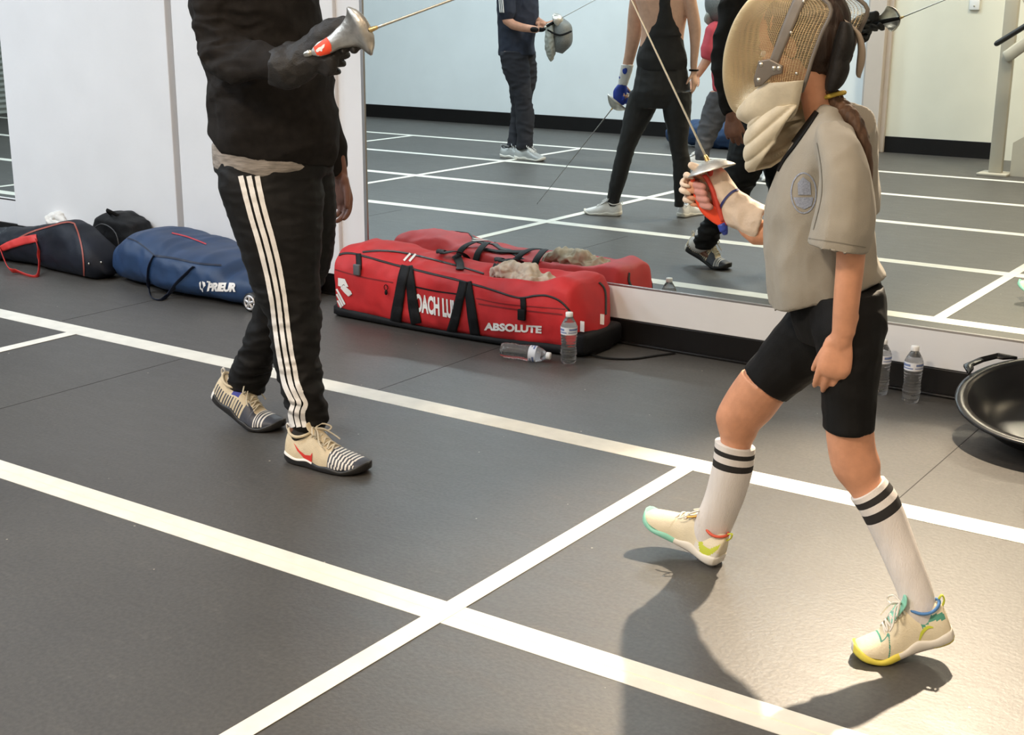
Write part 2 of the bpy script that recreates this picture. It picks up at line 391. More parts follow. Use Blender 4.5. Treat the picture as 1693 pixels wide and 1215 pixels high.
tape(WX+.1, EX, .875, .97, 'white tape line in the mirror, third from the glass', group='reflected tape lines')
tape(WX+.1, EX, -.375, -.29, 'white tape line in the mirror running under the navy man')
tape(WX+.1, EX, -1.67, -1.59, 'thin white tape line in the mirror, farthest from the glass')
tape(-1.757, -1.703, .9, 3.44, 'narrow white tape crossing the foreground piste below the girl', z=.0023)
tape(-4.665, -4.605, -.3, 3.44, 'narrow white cross tape at the left edge, below the blue bag', z=.0023)
tape(-6.79, -6.73, -1.6, 3.44, 'narrow white cross tape reflected behind the red bag', z=.0023)
tape(-8.86, -8.80, -1.6, 3.44, 'narrow white cross tape reflected farthest left beside the mirror edge', z=.0023)
tape(-1.5, -1.44, -1.6, .9, 'narrow white cross tape between the far pistes at right', z=.0023)
# ------------------------------------------------------------------ anatomy
def hand(bm, wr, d, n, s=1., curl=(.5, .6, .7, .8), thumb=1, spread=.05, tcurl=.2, tout=.75):
    """wrist, finger direction, palm normal (the palm faces n), size, finger curls (rad per joint), thumb side (+1 = d x n)"""
    wr = V(wr); d = V(d).normalized(); n = V(n); n = (n-d*n.dot(d)).normalized(); l = d.cross(n)*thumb
    tube(bm, [wr-d*.03*s, wr+d*.012*s, wr+d*.045*s, wr+d*.08*s, wr+d*.094*s], [.026*s, .027*s, .036*s, .041*s, .036*s], 16, l, 3, .42)
    tube(bm, [wr-d*.05*s, wr-d*.02*s, wr+d*.015*s, wr+d*.04*s], [.027*s, .0265*s, .025*s, .018*s], 14, l, 3, .78)
    ell(bm, wr+d*.035*s+l*.022*s+n*.006*s, .016*s, .03*s, .014*s, l, d, n, 10)
    for k, (o, ln, r0) in enumerate(((.031, .070, .0088), (.0105, .079, .0090), (-.0105, .073, .0086), (-.030, .058, .0078))):
        b = wr + d*(.088-.006*abs(k-1.2))*s + l*o*s; dd = (d + l*(o*spread*30)).normalized(); a = curl[k]; P = [b-dd*.015*s]
        nn = n
        P.append(b); p = b
        for j, q in enumerate((.44, .31, .25)):
            ang = a*(.75 if j == 0 else 1.0)
            dd, nn = (dd*math.cos(ang)+nn*math.sin(ang)).normalized(), (nn*math.cos(ang)-dd*math.sin(ang)).normalized()
            p = p + dd*ln*q*s; P.append(p)
        tube(bm, P, [r0*s*1.05, r0*s*1.05, r0*s, r0*s*.93, r0*s*.78], 10, l, 3, .95)
    td = (d*(1-tout*.6)+l*tout+n*.25).normalized(); b = wr+d*.022*s+l*.018*s; p1 = b+td*.034*s
    td2 = (td+d*.55+n*tcurl).normalized(); p2 = p1+td2*.034*s; td3 = (td2+d*.35+n*tcurl).normalized(); p3 = p2+td3*.026*s
    tube(bm, [b, p1, p2, p3], [.0135*s, .0115*s, .0102*s, .0080*s], 10, n, 3, .92)
def head(bm, c, f, u, s=1.):
    """c = centre of the skull, f = facing, u = up"""
    f = V(f).normalized(); u = V(u); u = (u-f*u.dot(f)).normalized(); l = u.cross(f); P = lambda a, b, e: V(c)+f*a*s+l*b*s+u*e*s
    ell(bm, P(-.01, 0, .03), .098*s, .078*s, .09*s, f, l, u, 20)
    ell(bm, P(.03, 0, -.035), .062*s, .062*s, .075*s, f, l, u, 18)
    ell(bm, P(.058, 0, -.088), .028*s, .03*s, .022*s, f, l, u, 12)                       # chin
    ell(bm, P(.072, 0, .022), .018*s, .052*s, .012*s, f, l, u, 12)                       # brow
    tube(bm, [P(.082, 0, .012), P(.096, 0, -.012), P(.106, 0, -.028), P(.092, 0, -.038)], [.008*s, .009*s, .0125*s, .009*s], 10, l, 3)
    for q in (-1, 1):
        ell(bm, P(.092, q*.011, -.031), .010*s, .009*s, .007*s, f, l, u, 8)              # nostril wings
        ell(bm, P(.062, q*.040, -.018), .022*s, .020*s, .018*s, f, l, u, 10)             # cheek
        ell(bm, P(-.008, q*.080, -.006), .017*s, .008*s, .030*s, f, l, u, 10)            # ear
    tube(bm, [P(.078, -.024, -.058), P(.090, 0, -.054), P(.078, .024, -.058)], [.003*s, .0065*s, .003*s], 8, u, 4)
    tube(bm, [P(.076, -.021, -.066), P(.087, 0, -.067), P(.076, .021, -.066)], [.003*s, .0065*s, .003*s], 8, u, 4)
def eyes(parent, c, f, u, s=1.):
    f = V(f).normalized(); u = V(u); u = (u-f*u.dot(f)).normalized(); l = u.cross(f); P = lambda a, b, e: V(c)+f*a*s+l*b*s+u*e*s
    for q in (-1, 1):
        bm = bmesh.new(); ell(bm, P(.075, q*.031, .003), .012*s, .014*s, .0085*s, f, l, u, 12); e = build('eye', bm, EYEW, parent)
        bm = bmesh.new(); ell(bm, P(.0855, q*.031, .003), .0028*s, .0055*s, .0055*s, f, l, u, 10); build('iris', bm, HAIR, e)
def hair_cap(parent, c, f, u, m, s=1., pony=None, name='hair'):
    f = V(f).normalized(); u = V(u); u = (u-f*u.dot(f)).normalized(); l = u.cross(f)
    bm = bmesh.new(); ell(bm, V(c)-f*.016*s+u*.036*s, .104*s, .085*s, .094*s, f, l, u, 20); ell(bm, V(c)-f*.045*s-u*.01*s, .07*s, .076*s, .085*s, f, l, u, 18)
    if pony: tube(bm, *pony)
    me = remesh(bm, .005, 3, wrink(.003, 60, 3, (1, 1, .2)))
    return objm(name, me, m, parent)
# ------------------------------------------------------------------ shoes
def shoe(parent, L, org, fw, pitch=0., bend=0., cols=None, detail='plain', side=1, roll=0., name='shoe', label=None, W=None, H=1.):
    """L length; org = ground point under the heel (or, if bent, under the ball); fw = toe direction. bend lifts the heel about the ball, pitch lifts the toe about the heel"""
    W = W or L*.185
    f = V((fw[0], fw[1], 0)).normalized(); l = V((-f.y, f.x, 0)); xb = .68*L
    def T(x, y, z):
        if bend:
            k = min(1, max(0, (xb+.03-x)/.06)); k = k*k*(3-2*k); a = bend*k; dx = x-xb
            x, z = dx*math.cos(a)+z*math.sin(a), -dx*math.sin(a)+z*math.cos(a)
        if pitch: x, z = x*math.cos(pitch)-z*math.sin(pitch), x*math.sin(pitch)+z*math.cos(pitch)
        if roll: y, z = y*math.cos(roll)-z*math.sin(roll), y*math.sin(roll)+z*math.cos(roll)
        return V(org)+f*x+l*y+V((0, 0, max(z, .0008)))
    c = cols
    # stations: x/L, half width, top height, sole lift
    st = [(.0, .45, .075, .010), (.02, .62, .088, .006), (.07, .74, .090, .002), (.15, .78, .083, .0), (.25, .76, .083, .0), (.34, .76, .094, .0), (.42, .80, .094, .0), (.50, .86, .083, .0), (.60, .94, .070, .0),
          (.70, 1., .060, .0), (.80, .98, .051, .001), (.88, .88, .044, .004), (.94, .70, .038, .008), (.98, .45, .030, .013), (1., .22, .022, .016)]
    sc = L/.28*H; sole = .020*sc
    def prof(t):
        i = 0
        while i < len(st)-2 and st[i+1][0] < t: i += 1
        a = (t-st[i][0])/(st[i+1][0]-st[i][0]); j = [cr([float(q[k]) for q in st], i+a) for k in (1, 2, 3)]
        return j[0]*W/1., j[1]*sc, j[2]*sc
    NX, NA = 110, 40
    def ringpt(t, a, e=0):   # a from 0 (left edge) over the top to pi (right edge)
        hw, top, lf = prof(t); off = .012*sc*math.sin(math.pi*min(t*1.1, 1))*side*-1
        ca, sa = math.cos(a), math.sin(a); base = lf+sole*.8
        y = (hw*.93+e)*math.copysign(abs(ca)**.7, ca)*(1-.28*(max(sa, 0)**2)*(1 if t < .62 else .6)); z = base+(top-base+e)*abs(sa)**.85
        return T(t*L, y+off, z)
    def slot(i, j):
        t = i/NX; a = (j+.5)/NA*math.pi; return c['slot'](t, a/math.pi) if c.get('slot') else 0
    root = bmesh.new()
    rs = [[ringpt(i/NX*.994+.003, j/NA*math.pi) for j in range(NA+1)] for i in range(NX+1)]
    rings(root, rs, cap=False, closed=False, mi=slot)
    for k in (0, -1):
        pts = rs[k]; cc = sum(pts, V())/len(pts); vs = [root.verts.new(p) for p in pts]; cv = root.verts.new(cc)
        for j in range(NA): root.faces.new((vs[j], vs[j+1], cv))
        root.faces.new((vs[-1], vs[0], cv))
    bmesh.ops.remove_doubles(root, verts=root.verts, dist=1e-5)
    o = build(name, root, c['upper'], parent)
    if label: o['label'] = label
    bm = bmesh.new(); rs = []
    for i in range(NX+1):
        t = i/NX; hw, top, lf = prof(t); off = .012*sc*math.sin(math.pi*min(t*1.1, 1))*side*-1; hw = hw*1.03
        hs = sole*(1.25 if t < .35 else 1.25-.45*min(1, (t-.35)/.3))+(.006*sc*max(0, (t-.9)/.1))
        wv = .003*sc*math.sin(t*22)
        if t < .02 or t > .99: hw *= .9
        pr = [(-.86, 0), (-1, .25), (-1, .8), (-.93, 1.02), (-.6, 1.02), (.6, 1.02), (.93, 1.02), (1, .8), (1, .25), (.86, 0)]
        rs.append([T(t*L*1.012-.006*L, hw*a+off, lf+(hs+wv)*b) for a, b in pr])
    def smi(i, j):
        t = i/NX
        return c['sslot'](t, j) if c.get('sslot') else 0
    rings(bm, rs, mi=smi); s_ = build('sole', bm, c['sole'], o)
    # collar rim, tongue, laces, heel loop
    bm = bmesh.new(); P = []
    for k in range(17):
        a = 2*math.pi*k/16; x = .175*L+.15*L*math.cos(a)*-1; y = W*.56*math.sin(a)
        hw, top, lf = prof(x/L); off = .012*sc*math.sin(math.pi*min(x/L*1.1, 1))*side*-1
        z = (.084+.012*((x/L-.17)/.15)**2)*sc*(1.0)
        P.append(T(x, y+off, z))
    tube(bm, P, .0045*L/.28, 8, None, 2, round_ends=False); build('collar', bm, c['collar'], o)
    bm = bmesh.new(); P = [T(x*L, -.012*sc*side, z*sc) for x, z in ((.52, .080), (.42, .097), (.345, .112), (.315, .126))]
    tube(bm, P, [W*.40, W*.46, W*.48, W*.42], 12, l, 3, .16); build('tongue', bm, c['tongue'], o)
    bm = bmesh.new(); off = -.012*sc*side
    for k, x in enumerate((.375, .43, .485, .54, .595)):
        hw, top, lf = prof(x); y = hw*.44; zt = top+.0045*sc
        for q in (1, -1):
            x2 = x+.04
            h2, t2, _l = prof(x2)
            tube(bm, [T(x*L, off+q*y, top-.004*sc), T((x+.02)*L, off, (top+t2)/2+.007*sc), T(x2*L, off-q*h2*.44, t2-.004*sc)], .0026*sc, 6, None, 3)
    hw, top, lf = prof(.36); z0 = top+.016*sc
    for q in (1, -1):       # bow loops and loose ends
        tube(bm, [T(.37*L, off, z0), T(.40*L, off+q*.022*sc, z0+.010*sc), T(.46*L, off+q*.044*sc, z0-.002*sc), T(.455*L, off+q*.030*sc, z0-.010*sc), T(.385*L, off+q*.004, z0-.002*sc)], .0024*sc, 6, None, 4)
        tube(bm, [T(.37*L, off, z0), T(.44*L, off+q*.014*sc, z0-.001*sc), T(.52*L, off+q*.038*sc, z0-.024*sc), T(.57*L, off+q*.042*sc, z0-.034*sc)], .0022*sc, 6, None, 3)
    build('laces', bm, c['lace'], o)
    bm = bmesh.new(); tube(bm, [T(.012*L, 0, .080*sc), T(-.022*L, 0, .092*sc), T(-.018*L, 0, .106*sc), T(.02*L, 0, .100*sc)], .0042*sc, 8, l, 3, .5); build('heel_loop', bm, c['loop'], o)
    return o, T, prof, sc
# ------------------------------------------------------------------ the coach
def fcut(zmax, nz=-.6): return lambda c, n: n.z < nz and c.z < zmax
def coach():
    t = empty('person', (-2.9, 2.92, 0), 'person in a black sweatshirt and striped track trousers stepping right, holding a sabre level', 'person')
    R0 = (-2.86, 2.93)
    torso = [(352, 244, 556, 272, R0, .165), (346, 218, 560, 235, R0, .185), (345, 190, 559, 200, R0, .19), (342, 150, 553, 150, R0, .19), (334, 100, 546, 100, R0, .19), (322, 50, 534, 55, R0, .195),
             (312, 0, 524, 5, R0, .20), (315, -40, 515, -40, R0, .205), (335, -75, 500, -75, R0, .19), (372, -105, 468, -105, R0, .11), (385, -120, 455, -120, R0, .07)]
    hipt = [(354, 285, 550, 285, R0, .165), (352, 250, 555, 255, R0, .16)]
    rl = [(362, 270, 520, 270, (-2.84, 2.86), .09), (360, 310, 536, 310, (-2.84, 2.85), .10), (373, 350, 535, 350, (-2.83, 2.85), .105), (391, 400, 533, 400, (-2.81, 2.85), .10), (407, 450, 529, 450, (-2.80, 2.85), .095),
          (426, 500, 531, 500, (-2.78, 2.85), .088), (441, 530, 532, 530, (-2.77, 2.85), .082), (447, 570, 529, 570, (-2.76, 2.84), .076), (453, 605, 530, 600, (-2.75, 2.84), .07), (464, 642, 538, 640, (-2.73, 2.83), .068),
          (471, 672, 541, 668, (-2.73, 2.83), .062), (480, 695, 543, 692, (-2.73, 2.83), .056), (483, 710, 538, 710, (-2.73, 2.83), .045)]
    ll = [(380, 270, 550, 270, (-2.85, 2.98), .09), (372, 320, 556, 320, (-2.85, 3.0), .10), (392, 370, 556, 370, (-2.87, 3.01), .10), (413, 430, 549, 430, (-2.90, 3.02), .095), (422, 485, 525, 490, (-2.94, 3.02), .088),
          (413, 530, 480, 556, (-3.0, 3.02), .075), (394, 580, 455, 590, (-3.06, 3.01), .07), (380, 615, 447, 618, (-3.11, 3.0), .068), (376, 634, 440, 640, (-3.13, 3.0), .062), (384, 645, 434, 650, (-3.14, 3.0), .045)]
    ra = [(318, -50, 400, -60, (-2.93, 2.70), .07), (313, 0, 398, -5, (-2.93, 2.69), .07), (322, 50, 405, 35, (-2.92, 2.68), .068), (340, 108, 412, 62, (-2.86, 2.66), .064), (385, 135, 425, 66, (-2.74, 2.66), .060), (425, 135, 446, 76, (-2.66, 2.67), .055), (458, 133, 460, 82, (-2.60, 2.68), .046)]
    la = [(440, -40, 520, -40, (-2.90, 3.16), .07), (455, 50, 535, 50, (-2.92, 3.20), .065), (478, 140, 552, 140, (-2.93, 3.23), .06), (500, 190, 558, 186, (-2.93, 3.24), .052), (522, 230, 570, 226, (-2.92, 3.24), .046), (536, 270, 577, 262, (-2.91, 3.24), .04), (545, 293, 577, 279, (-2.90, 3.235), .034)]
    # skin: one continuous body
    bm = bmesh.new(); sil(bm, torso, grow=-.03); sil(bm, hipt, grow=-.03); g = -.022
    sil(bm, rl, grow=g); sil(bm, ll, grow=g); sil(bm, ra, grow=-.014); sil(bm, la[:-1], grow=-.02); tube(bm, [pl(556, 255, (-2.91, 3.24)), pl(562, 290, (-2.90, 3.235))], [.022, .024], 12)
    nk = V((-2.84, 2.93, 1.47)); hc = V((-2.80, 2.93, 1.645)); f = (1, -.05, -.12)
    tube(bm, [nk-V((0, 0, .06)), nk+V((.01, 0, .05)), hc-V((.015, 0, .05))], [.075, .060, .058], 16)
    head(bm, hc, f, (0, 0, 1), 1.03)
    WR = V((-2.545, 2.685, 1.215))
    tube(bm, [pl(450, 108, (-2.60, 2.68)), WR+V((0, .01, .005))], [.030, .022], 12)
    hand(bm, WR+V((0, .01, .01)), (.86, -.03, -.1), (.05, 1, .1), .88, (1.2, 1.25, 1.3, 1.35), 1, .02, .3, .5)
    hand(bm, pl(562, 284, (-2.90, 3.235)), (.16, 0, -1), (-.2, -1, 0), 1.08, (.35, .45, .5, .6), -1, .03, .2, .4)
    tube(bm, [pl(496, 690, (-2.73, 2.83)), V((-2.735, 2.832, .07)), V((-2.68, 2.838, .045)), V((-2.62, 2.84, .038))], [.034, .032, .024, .016], 12)
    tube(bm, [pl(408, 640, (-3.14, 3.0)), V((-3.19, 2.995, .13)), V((-3.15, 2.99, .085)), V((-3.11, 3.0, .06))], [.034, .030, .022, .014], 12)
    body = objm('body', remesh(bm, .0042, 4), SKIND, t)
    eyes(t, hc, f, (0, 0, 1), 1.03); hair_cap(t, hc, f, (0, 0, 1), HAIR, 1.03)
    # undershirt
    bm = bmesh.new(); sil(bm, [(353, 276, 520, 288, (-2.88, 2.93), .172), (351, 262, 545, 275, (-2.87, 2.93), .174), (350, 235, 545, 245, R0, .17)], sub=6, seg=40)
    MUS = mat('heather_grey', (.27, .24, .215), .85, nz=26, amt=.35, bump=.2, bs=200, stretch=(1, 1, 7))
    me = remesh(bm, .006, 5, wrink(.002, 18, 1, (1, 1, 3))); objm('undershirt', me, MUS, t)
    # trousers
    bm = bmesh.new(); sil(bm, hipt); sil(bm, rl); sil(bm, ll)
    def dp(p, n):
        a = .5 if p.z > .55 else 1.
        lo = max(0, 1-abs(p.z-.2)/.13)
        return wrink(.006*a+.004*lo, 11, 5, (1, 1, 2.6))(p, n)
    tr = objm('trousers', remesh(bm, .006, 6, dp), TRK, t); bv = bvh_of(tr)
    for k, dx in enumerate((-13.5, 0, 13.5)):
        P = [(412+dx*1.0, 291), (417+dx*.95, 315), (427+dx*.92, 355), (440+dx*.9, 400), (452+dx*.85, 450), (461+dx*.8, 500), (466+dx*.78, 540), (470+dx*.78, 570), (476+dx*.78, 605), (482+dx*.78, 635), (490+dx*.76, 655), (495+dx*.74, 668), (491+dx*.72, 684), (495+dx*.7, 706)]
        strip('side_stripe', bv, P, [8.5, 8.5, 8, 8, 7.5, 7, 7, 7, 7, 7.5, 7.5, 7, 7.5, 7.5], PRNT, tr, .0035, 200, 4, 'white side stripe')
    # sweatshirt with both sleeves
    bm = bmesh.new(); sil(bm, torso, seg=32, power=.92); sil(bm, ra); sil(bm, la)
    def ds(p, n):
        a = wrink(.011, 6.5, 2, (1, 1, 1.5))(p, n)
        el = max(0, 1-(p-V((-2.86, 2.66, 1.22))).length/.22)
        return a*1.1 + wrink(.016*el, 20, 7, (.6, 1, 1.6))(p, n)
    me = remesh(bm, .0065, 6, ds); objm('sweatshirt', me, BLK, t)
    bm = bmesh.new(); tube(bm, [nk+V((-.06, .0, .0)), nk+V((0, -.085, .0)), nk+V((.07, 0, -.02)), nk+V((0, .085, .0)), nk+V((-.06, 0, 0))], .014, 8, None, 5, round_ends=False); build('collar', bm, BLK, t)
    # glove
    bm = bmesh.new()
    sil(bm, [(444, 140, 442, 80, (-2.64, 2.675), .062), (462, 146, 456, 77, (-2.62, 2.675), .066), (480, 149, 472, 74, (-2.60, 2.675), .062), (498, 142, 488, 68, (-2.57, 2.68), .054), (516, 130, 503, 60, (-2.54, 2.68), .046), (532, 116, 514, 48, (-2.50, 2.69), .042), (548, 100, 530, 36, (-2.46, 2.70), .034), (560, 92, 550, 28, (-2.42, 2.71), .03), (572, 60, 572, 26, (-2.38, 2.71), .014)])
    hand(bm, WR+V((0, .01, .01)), (.86, -.03, -.1), (.05, 1, .1), 1.12, (1.1, 1.2, 1.3, 1.35), 1, .03, .3, .5)
    for k, (x, y) in enumerate(((583, 82), (566, 86), (551, 93), (537, 99))):
        c = pl(x, y, (-2.385-.03*k, 2.675)); tube(bm, [c+V((0, .035, .02)), c+V((.005, 0, 0)), c+V((-.012, .03, .01))], .0125, 10)
    GLB = mat('black_glove', (.015, .013, .012), .6, nz=40, amt=.2, bump=.4, bs=300)
    objm('fencing_glove', remesh(bm, .0036, 3, wrink(.003, 28, 3)), GLB, t)
    # shoes
    BE = mat('shoe_beige', (.62, .52, .36), .6, nz=40, amt=.08, bump=.3, bs=260); SL = mat('shoe_slate', (.055, .06, .08), .5); SW = mat('shoe_white', (.75, .72, .68), .5); RB = mat('rubber_black', (.015, .014, .014), .45)
    RBL = mat('shoe_blue', (.03, .035, .28), .5); LR = mat('lace_pale', (.62, .56, .44), .7); RED = mat('shoe_red', (.62, .04, .03), .5)
    def slot(tt, a):
        if tt > .90: return 1
        if tt > .62:
            k = (tt-.62)/.28*7.5 + abs(a-.5)*1.4
            return 2 if (k % 1) < .5 else 1
        if .36 < tt < .62 and (a < .10 or a > .90): return 0
        return 0
    def slot2(tt, a):
        if tt > .86: return 1
        if tt > .72: return 2 if ((tt-.72)/.14*4 % 1) < .5 else 1
        if tt > .5 and (a < .33 or a > .67): return 1
        if .02 < tt < .5 and (a < .20 or a > .80): return 1 if (tt*26 % 1) < .45 else 0
        if .27 < tt < .38 and (a < .42 and a > .22 or .58 < a < .78): return 3
        return 0
    c = dict(upper=[BE, SL, SW, RBL], sole=[RB, SW], lace=LR, tongue=BE, collar=BE, loop=SW, slot=slot, sslot=lambda tt, j: 1 if tt < .42 and j in (2, 3, 5, 6) else 0)
    o, T, prof, sc = shoe(t, .295, (-2.775, 2.815, 0), (1, .10), cols=c, label='beige and slate shoe with a striped toe')
    bv = bvh_of(o)
    poly('swoosh', bv, [(486, 732), (492, 745), (503, 757), (516, 764), (517, 748), (514, 753), (505, 752), (495, 744)], RED, o, .002, 'red curved tick')
    c2 = dict(c); c2['slot'] = slot2; c2['sslot'] = lambda tt, j: 1 if tt < .06 else 0
    shoe(t, .295, (-3.075, 2.985, 0), (1, .10), bend=.40, cols=c2, label='dark slate shoe with the heel raised')
    for nm, a, b, m_ in (('sock', pl(512, 700, (-2.73, 2.83)), V((-2.725, 2.83, .085)), SBLK), ('sock', pl(408, 640, (-3.15, 3.0)), V((-3.185, 2.99, .12)), SOCK)):
        bm = bmesh.new(); tube(bm, [a+V((0, 0, .05)), a, b], [.042, .043, .044], 16); build(nm, bm, m_, t)
    return t
def sabre(name_, A, B, D, blade, shell, label, bow_m, pom_m, grip_off=V((0, 0, 0))):
    """A pommel end, B where the blade leaves the guard, D blade direction, shell = rows of guard points"""
    t = empty('fencing_sabre', A, label, 'sabre'); D = V(D).normalized()
    bm = bmesh.new(); s = V((0, 0, 1)) if abs(D.z) < .8 else V((0, 1, 0))
    tube(bm, [B, B+D*.03, B+D*blade*.5, B+D*blade], [.0050, .0036, .0026, .0014], 8, s, 3, .75); tube(bm, [B+D*blade-V((0, 0, .003)), B+D*blade+V((0, 0, .003))], .002, 6)
    build('blade', bm, STEEL, t)
    bm = bmesh.new(); tube(bm, [B-D*.006, B+D*.012], [.007, .005], 10); build('blade_nut', bm, mat('brass', (.7, .5, .22), .35, 1), t)
    G = grip_off; bm = bmesh.new(); tube(bm, [A+G*.3, A+(B-A)*.3+G, A+(B-A)*.65+G, B-D*.012], [.009, .0125, .011, .008], 12, None, 4, .8); build('grip', bm, pom_m[0], t)
    bm = bmesh.new(); tube(bm, [A-(B-A)*.09, A-(B-A)*.02], [.008, .010], 12); build('pommel', bm, pom_m[1], t)
    g = bmesh.new(); rings(g, shell, cap=False, closed=False); o = build('guard', g, SILV, t)
    md = o.modifiers.new('t', 'SOLIDIFY'); md.thickness = .0016; md.offset = 0
    return t, o
def coach_sabre():
    r = (-2.33, 2.672)
    A = pl(514, 87, (-2.475, 2.675)); B = pl(616, 48, (-2.285, 2.665))
    # blade direction from the direct view and from its reflection
    n1 = ray(612, 49).cross(ray(745, 0)); n2 = ray(1490, 27).cross(ray(1556, 0)); n2 = V((n2.x, -n2.y, n2.z)); D = n1.cross(n2)
    if D.x < 0: D = -D
    rows = [((512, 83), (514, 90), -2.475, .1), ((524, 71), (521, 92), -2.455, .25), ((535, 65), (531, 93), -2.44, .35), ((546, 58), (549, 87), -2.42, .45), ((557, 47), (563, 80), -2.40, .5), ((566, 38), (580, 78), -2.375, .5), ((573, 24), (594, 78), -2.35, .48), ((574, 12), (613, 92), -2.33, .45), ((582, 13), (617, 84), -2.31, .42), ((592, 18), (619, 76), -2.297, .36), ((603, 28), (619, 68), -2.288, .28), ((612, 43), (618, 58), -2.283, .1)]
    sh = []; nrm = V((r[0], r[1], 0)).normalized()
    for a, b, X, k in rows:
        p, q = pl(*a, (X, 2.672)), pl(*b, (X, 2.672)); c = (p+q)/2; h = (q-p)/2; hl = h.length
        sh.append([c - h*math.cos(math.pi*j/16)*1.0 - nrm*(hl*k*2*.8*math.sin(math.pi*j/16)-hl*.25) for j in range(17)])
    n = []
    for i in range((len(sh)-1)*3+1): n.append([cr([s[j] for s in sh], i/3) for j in range(17)])
    t, g = sabre('s', A, B, D, .86, n, 'sabre with a silver guard and red tape, held level by the coach', None, (BLKS, STEEL), V((0, .034, .004)))
    bv = bvh_of(g)
    o = poly('red_tape', bv, [(519, 78), (541, 62), (548, 74), (549, 87), (526, 93), (522, 86)], ORNG, t, .0015, 'red tape')
    poly('logo_mark', bv, [(523, 83), (527, 79), (532, 77), (535, 74), (538, 73), (537, 78), (534, 81), (533, 85), (529, 84), (527, 86), (524, 86)], PRNT, t, .0022, 'white mark')
# ------------------------------------------------------------------ the girl
def girl():
    t = empty('person', (-1.05, 2.76, 0), 'person in a wire fencing mask, grey T-shirt and black shorts lunging to the left', 'person')
    R0 = (-1.08, 2.77)
    torso = [(1273, 510, 1463, 456, R0, .125), (1267, 478, 1459, 442, R0, .13), (1264, 435, 1453, 425, R0, .13), (1264, 390, 1448, 380, R0, .13), (1266, 345, 1443, 345, R0, .13), (1275, 312, 1437, 312, R0, .13), (1287, 280, 1433, 284, R0, .135),
             (1304, 246, 1431, 256, R0, .145), (1322, 218, 1424, 228, R0, .15), (1342, 190, 1408, 200, R0, .12), (1356, 170, 1396, 178, R0, .065)]
    slv = [(1362, 192, 1396, 198, (-1.05, 2.70), .02), (1352, 208, 1412, 214, (-1.02, 2.665), .046), (1349, 235, 1424, 240, (-1.0, 2.64), .060), (1353, 280, 1437, 285, (-.98, 2.62), .068), (1352, 325, 1444, 335, (-.97, 2.61), .074), (1342, 368, 1441, 380, (-.97, 2.60), .078), (1334, 404, 1432, 419, (-.97, 2.60), .082)]
    fl = [(1320, 500, 1440, 540, (-1.05, 2.83), .085), (1298, 520, 1402, 610, (-1.09, 2.84), .085), (1272, 554, 1352, 625, (-1.17, 2.85), .078), (1229, 609, 1301, 662, (-1.24, 2.855), .070)]
    nl = [(1330, 480, 1462, 475, (-1.0, 2.75), .10), (1338, 530, 1469, 530, (-.98, 2.72), .10), (1350, 580, 1460, 584, (-.96, 2.70), .09), (1356, 640, 1452, 640, (-.94, 2.69), .078), (1361, 707, 1448, 711, (-.93, 2.68), .066)]
    fs = [(1227, 612, 1297, 662, (-1.24, 2.855), .064), (1203, 646, 1276, 690, (-1.28, 2.86), .056), (1184, 683, 1257, 708, (-1.31, 2.86), .048), (1186, 705, 1250, 722, (-1.315, 2.865), .045), (1186, 727, 1246, 738, (-1.32, 2.865), .042),
          (1184, 770, 1240, 776, (-1.33, 2.865), .040), (1174, 815, 1227, 822, (-1.345, 2.865), .034), (1158, 862, 1207, 868, (-1.36, 2.86), .027), (1154, 892, 1198, 900, (-1.355, 2.86), .026), (1150, 915, 1195, 920, (-1.36, 2.86), .026)]
    ns = [(1364, 700, 1445, 704, (-.93, 2.68), .060), (1368, 740, 1448, 738, (-.925, 2.68), .052), (1378, 780, 1456, 765, (-.92, 2.68), .048), (1396, 812, 1460, 788, (-.915, 2.68), .044), (1412, 835, 1470, 806, (-.90, 2.68), .042),
          (1430, 866, 1482, 840, (-.88, 2.68), .040), (1452, 908, 1504, 884, (-.84, 2.68), .034), (1472, 948, 1522, 930, (-.81, 2.67), .028), (1490, 985, 1541, 980, (-.785, 2.665), .027), (1497, 1004, 1542, 1004, (-.775, 2.66), .022)]
    arm = [(1368, 230, 1420, 235, (-1.0, 2.65), .036), (1374, 320, 1434, 325, (-.97, 2.61), .036), (1382, 400, 1432, 410, (-.965, 2.60), .033), (1381, 445, 1428, 452, (-.965, 2.60), .031), (1378, 486, 1423, 490, (-.965, 2.60), .030), (1376, 522, 1419, 522, (-.968, 2.60), .026), (1375, 552, 1414, 554, (-.97, 2.60), .020)]
    far = [V((-1.10, 2.865, 1.07)), V((-1.13, 2.95, .97)), pl(1268, 385, (-1.2, 2.93)), pl(1225, 352, (-1.28, 2.915)), pl(1197, 330, (-1.345, 2.905))]
    bm = bmesh.new(); sil(bm, torso[1:], grow=-.028); sil(bm, fl, grow=-.01); sil(bm, nl, grow=-.01); sil(bm, [r if k < 4 else r[:0]+(r[0]+5, r[1], r[2]-4, r[3], r[4], r[5]-.006) for k, r in enumerate(fs)], seg=24); sil(bm, [r if k < 3 else (r[0]+7, r[1], r[2]-4, r[3], r[4], r[5]-.006) for k, r in enumerate(ns)], seg=24); sil(bm, arm)
    tube(bm, far, [.045, .036, .032, .028, .022], 14)
    hand(bm, pl(1393, 553, (-.97, 2.60)), (-.16, -.06, -1), (-.35, 1, .05), .90, (.28, .34, .34, .36), -1, .02, .3, .35)
    hand(bm, far[-1], (-.9, -.02, .1), (-.1, -1, .1), .80, (1.1, 1.2, 1.3, 1.35), 1, .02, .4, .6)
    HC = pl(1322, 72, (-1.17, 2.77)); f = V((-.93, 0, -.36)).normalized(); u = V((-.36, 0, .93))
    tube(bm, [V((-1.085, 2.77, 1.09)), V((-1.105, 2.77, 1.15)), HC-u*.05-f*.02], [.042, .040, .042], 14); head(bm, HC, f, u, .92)
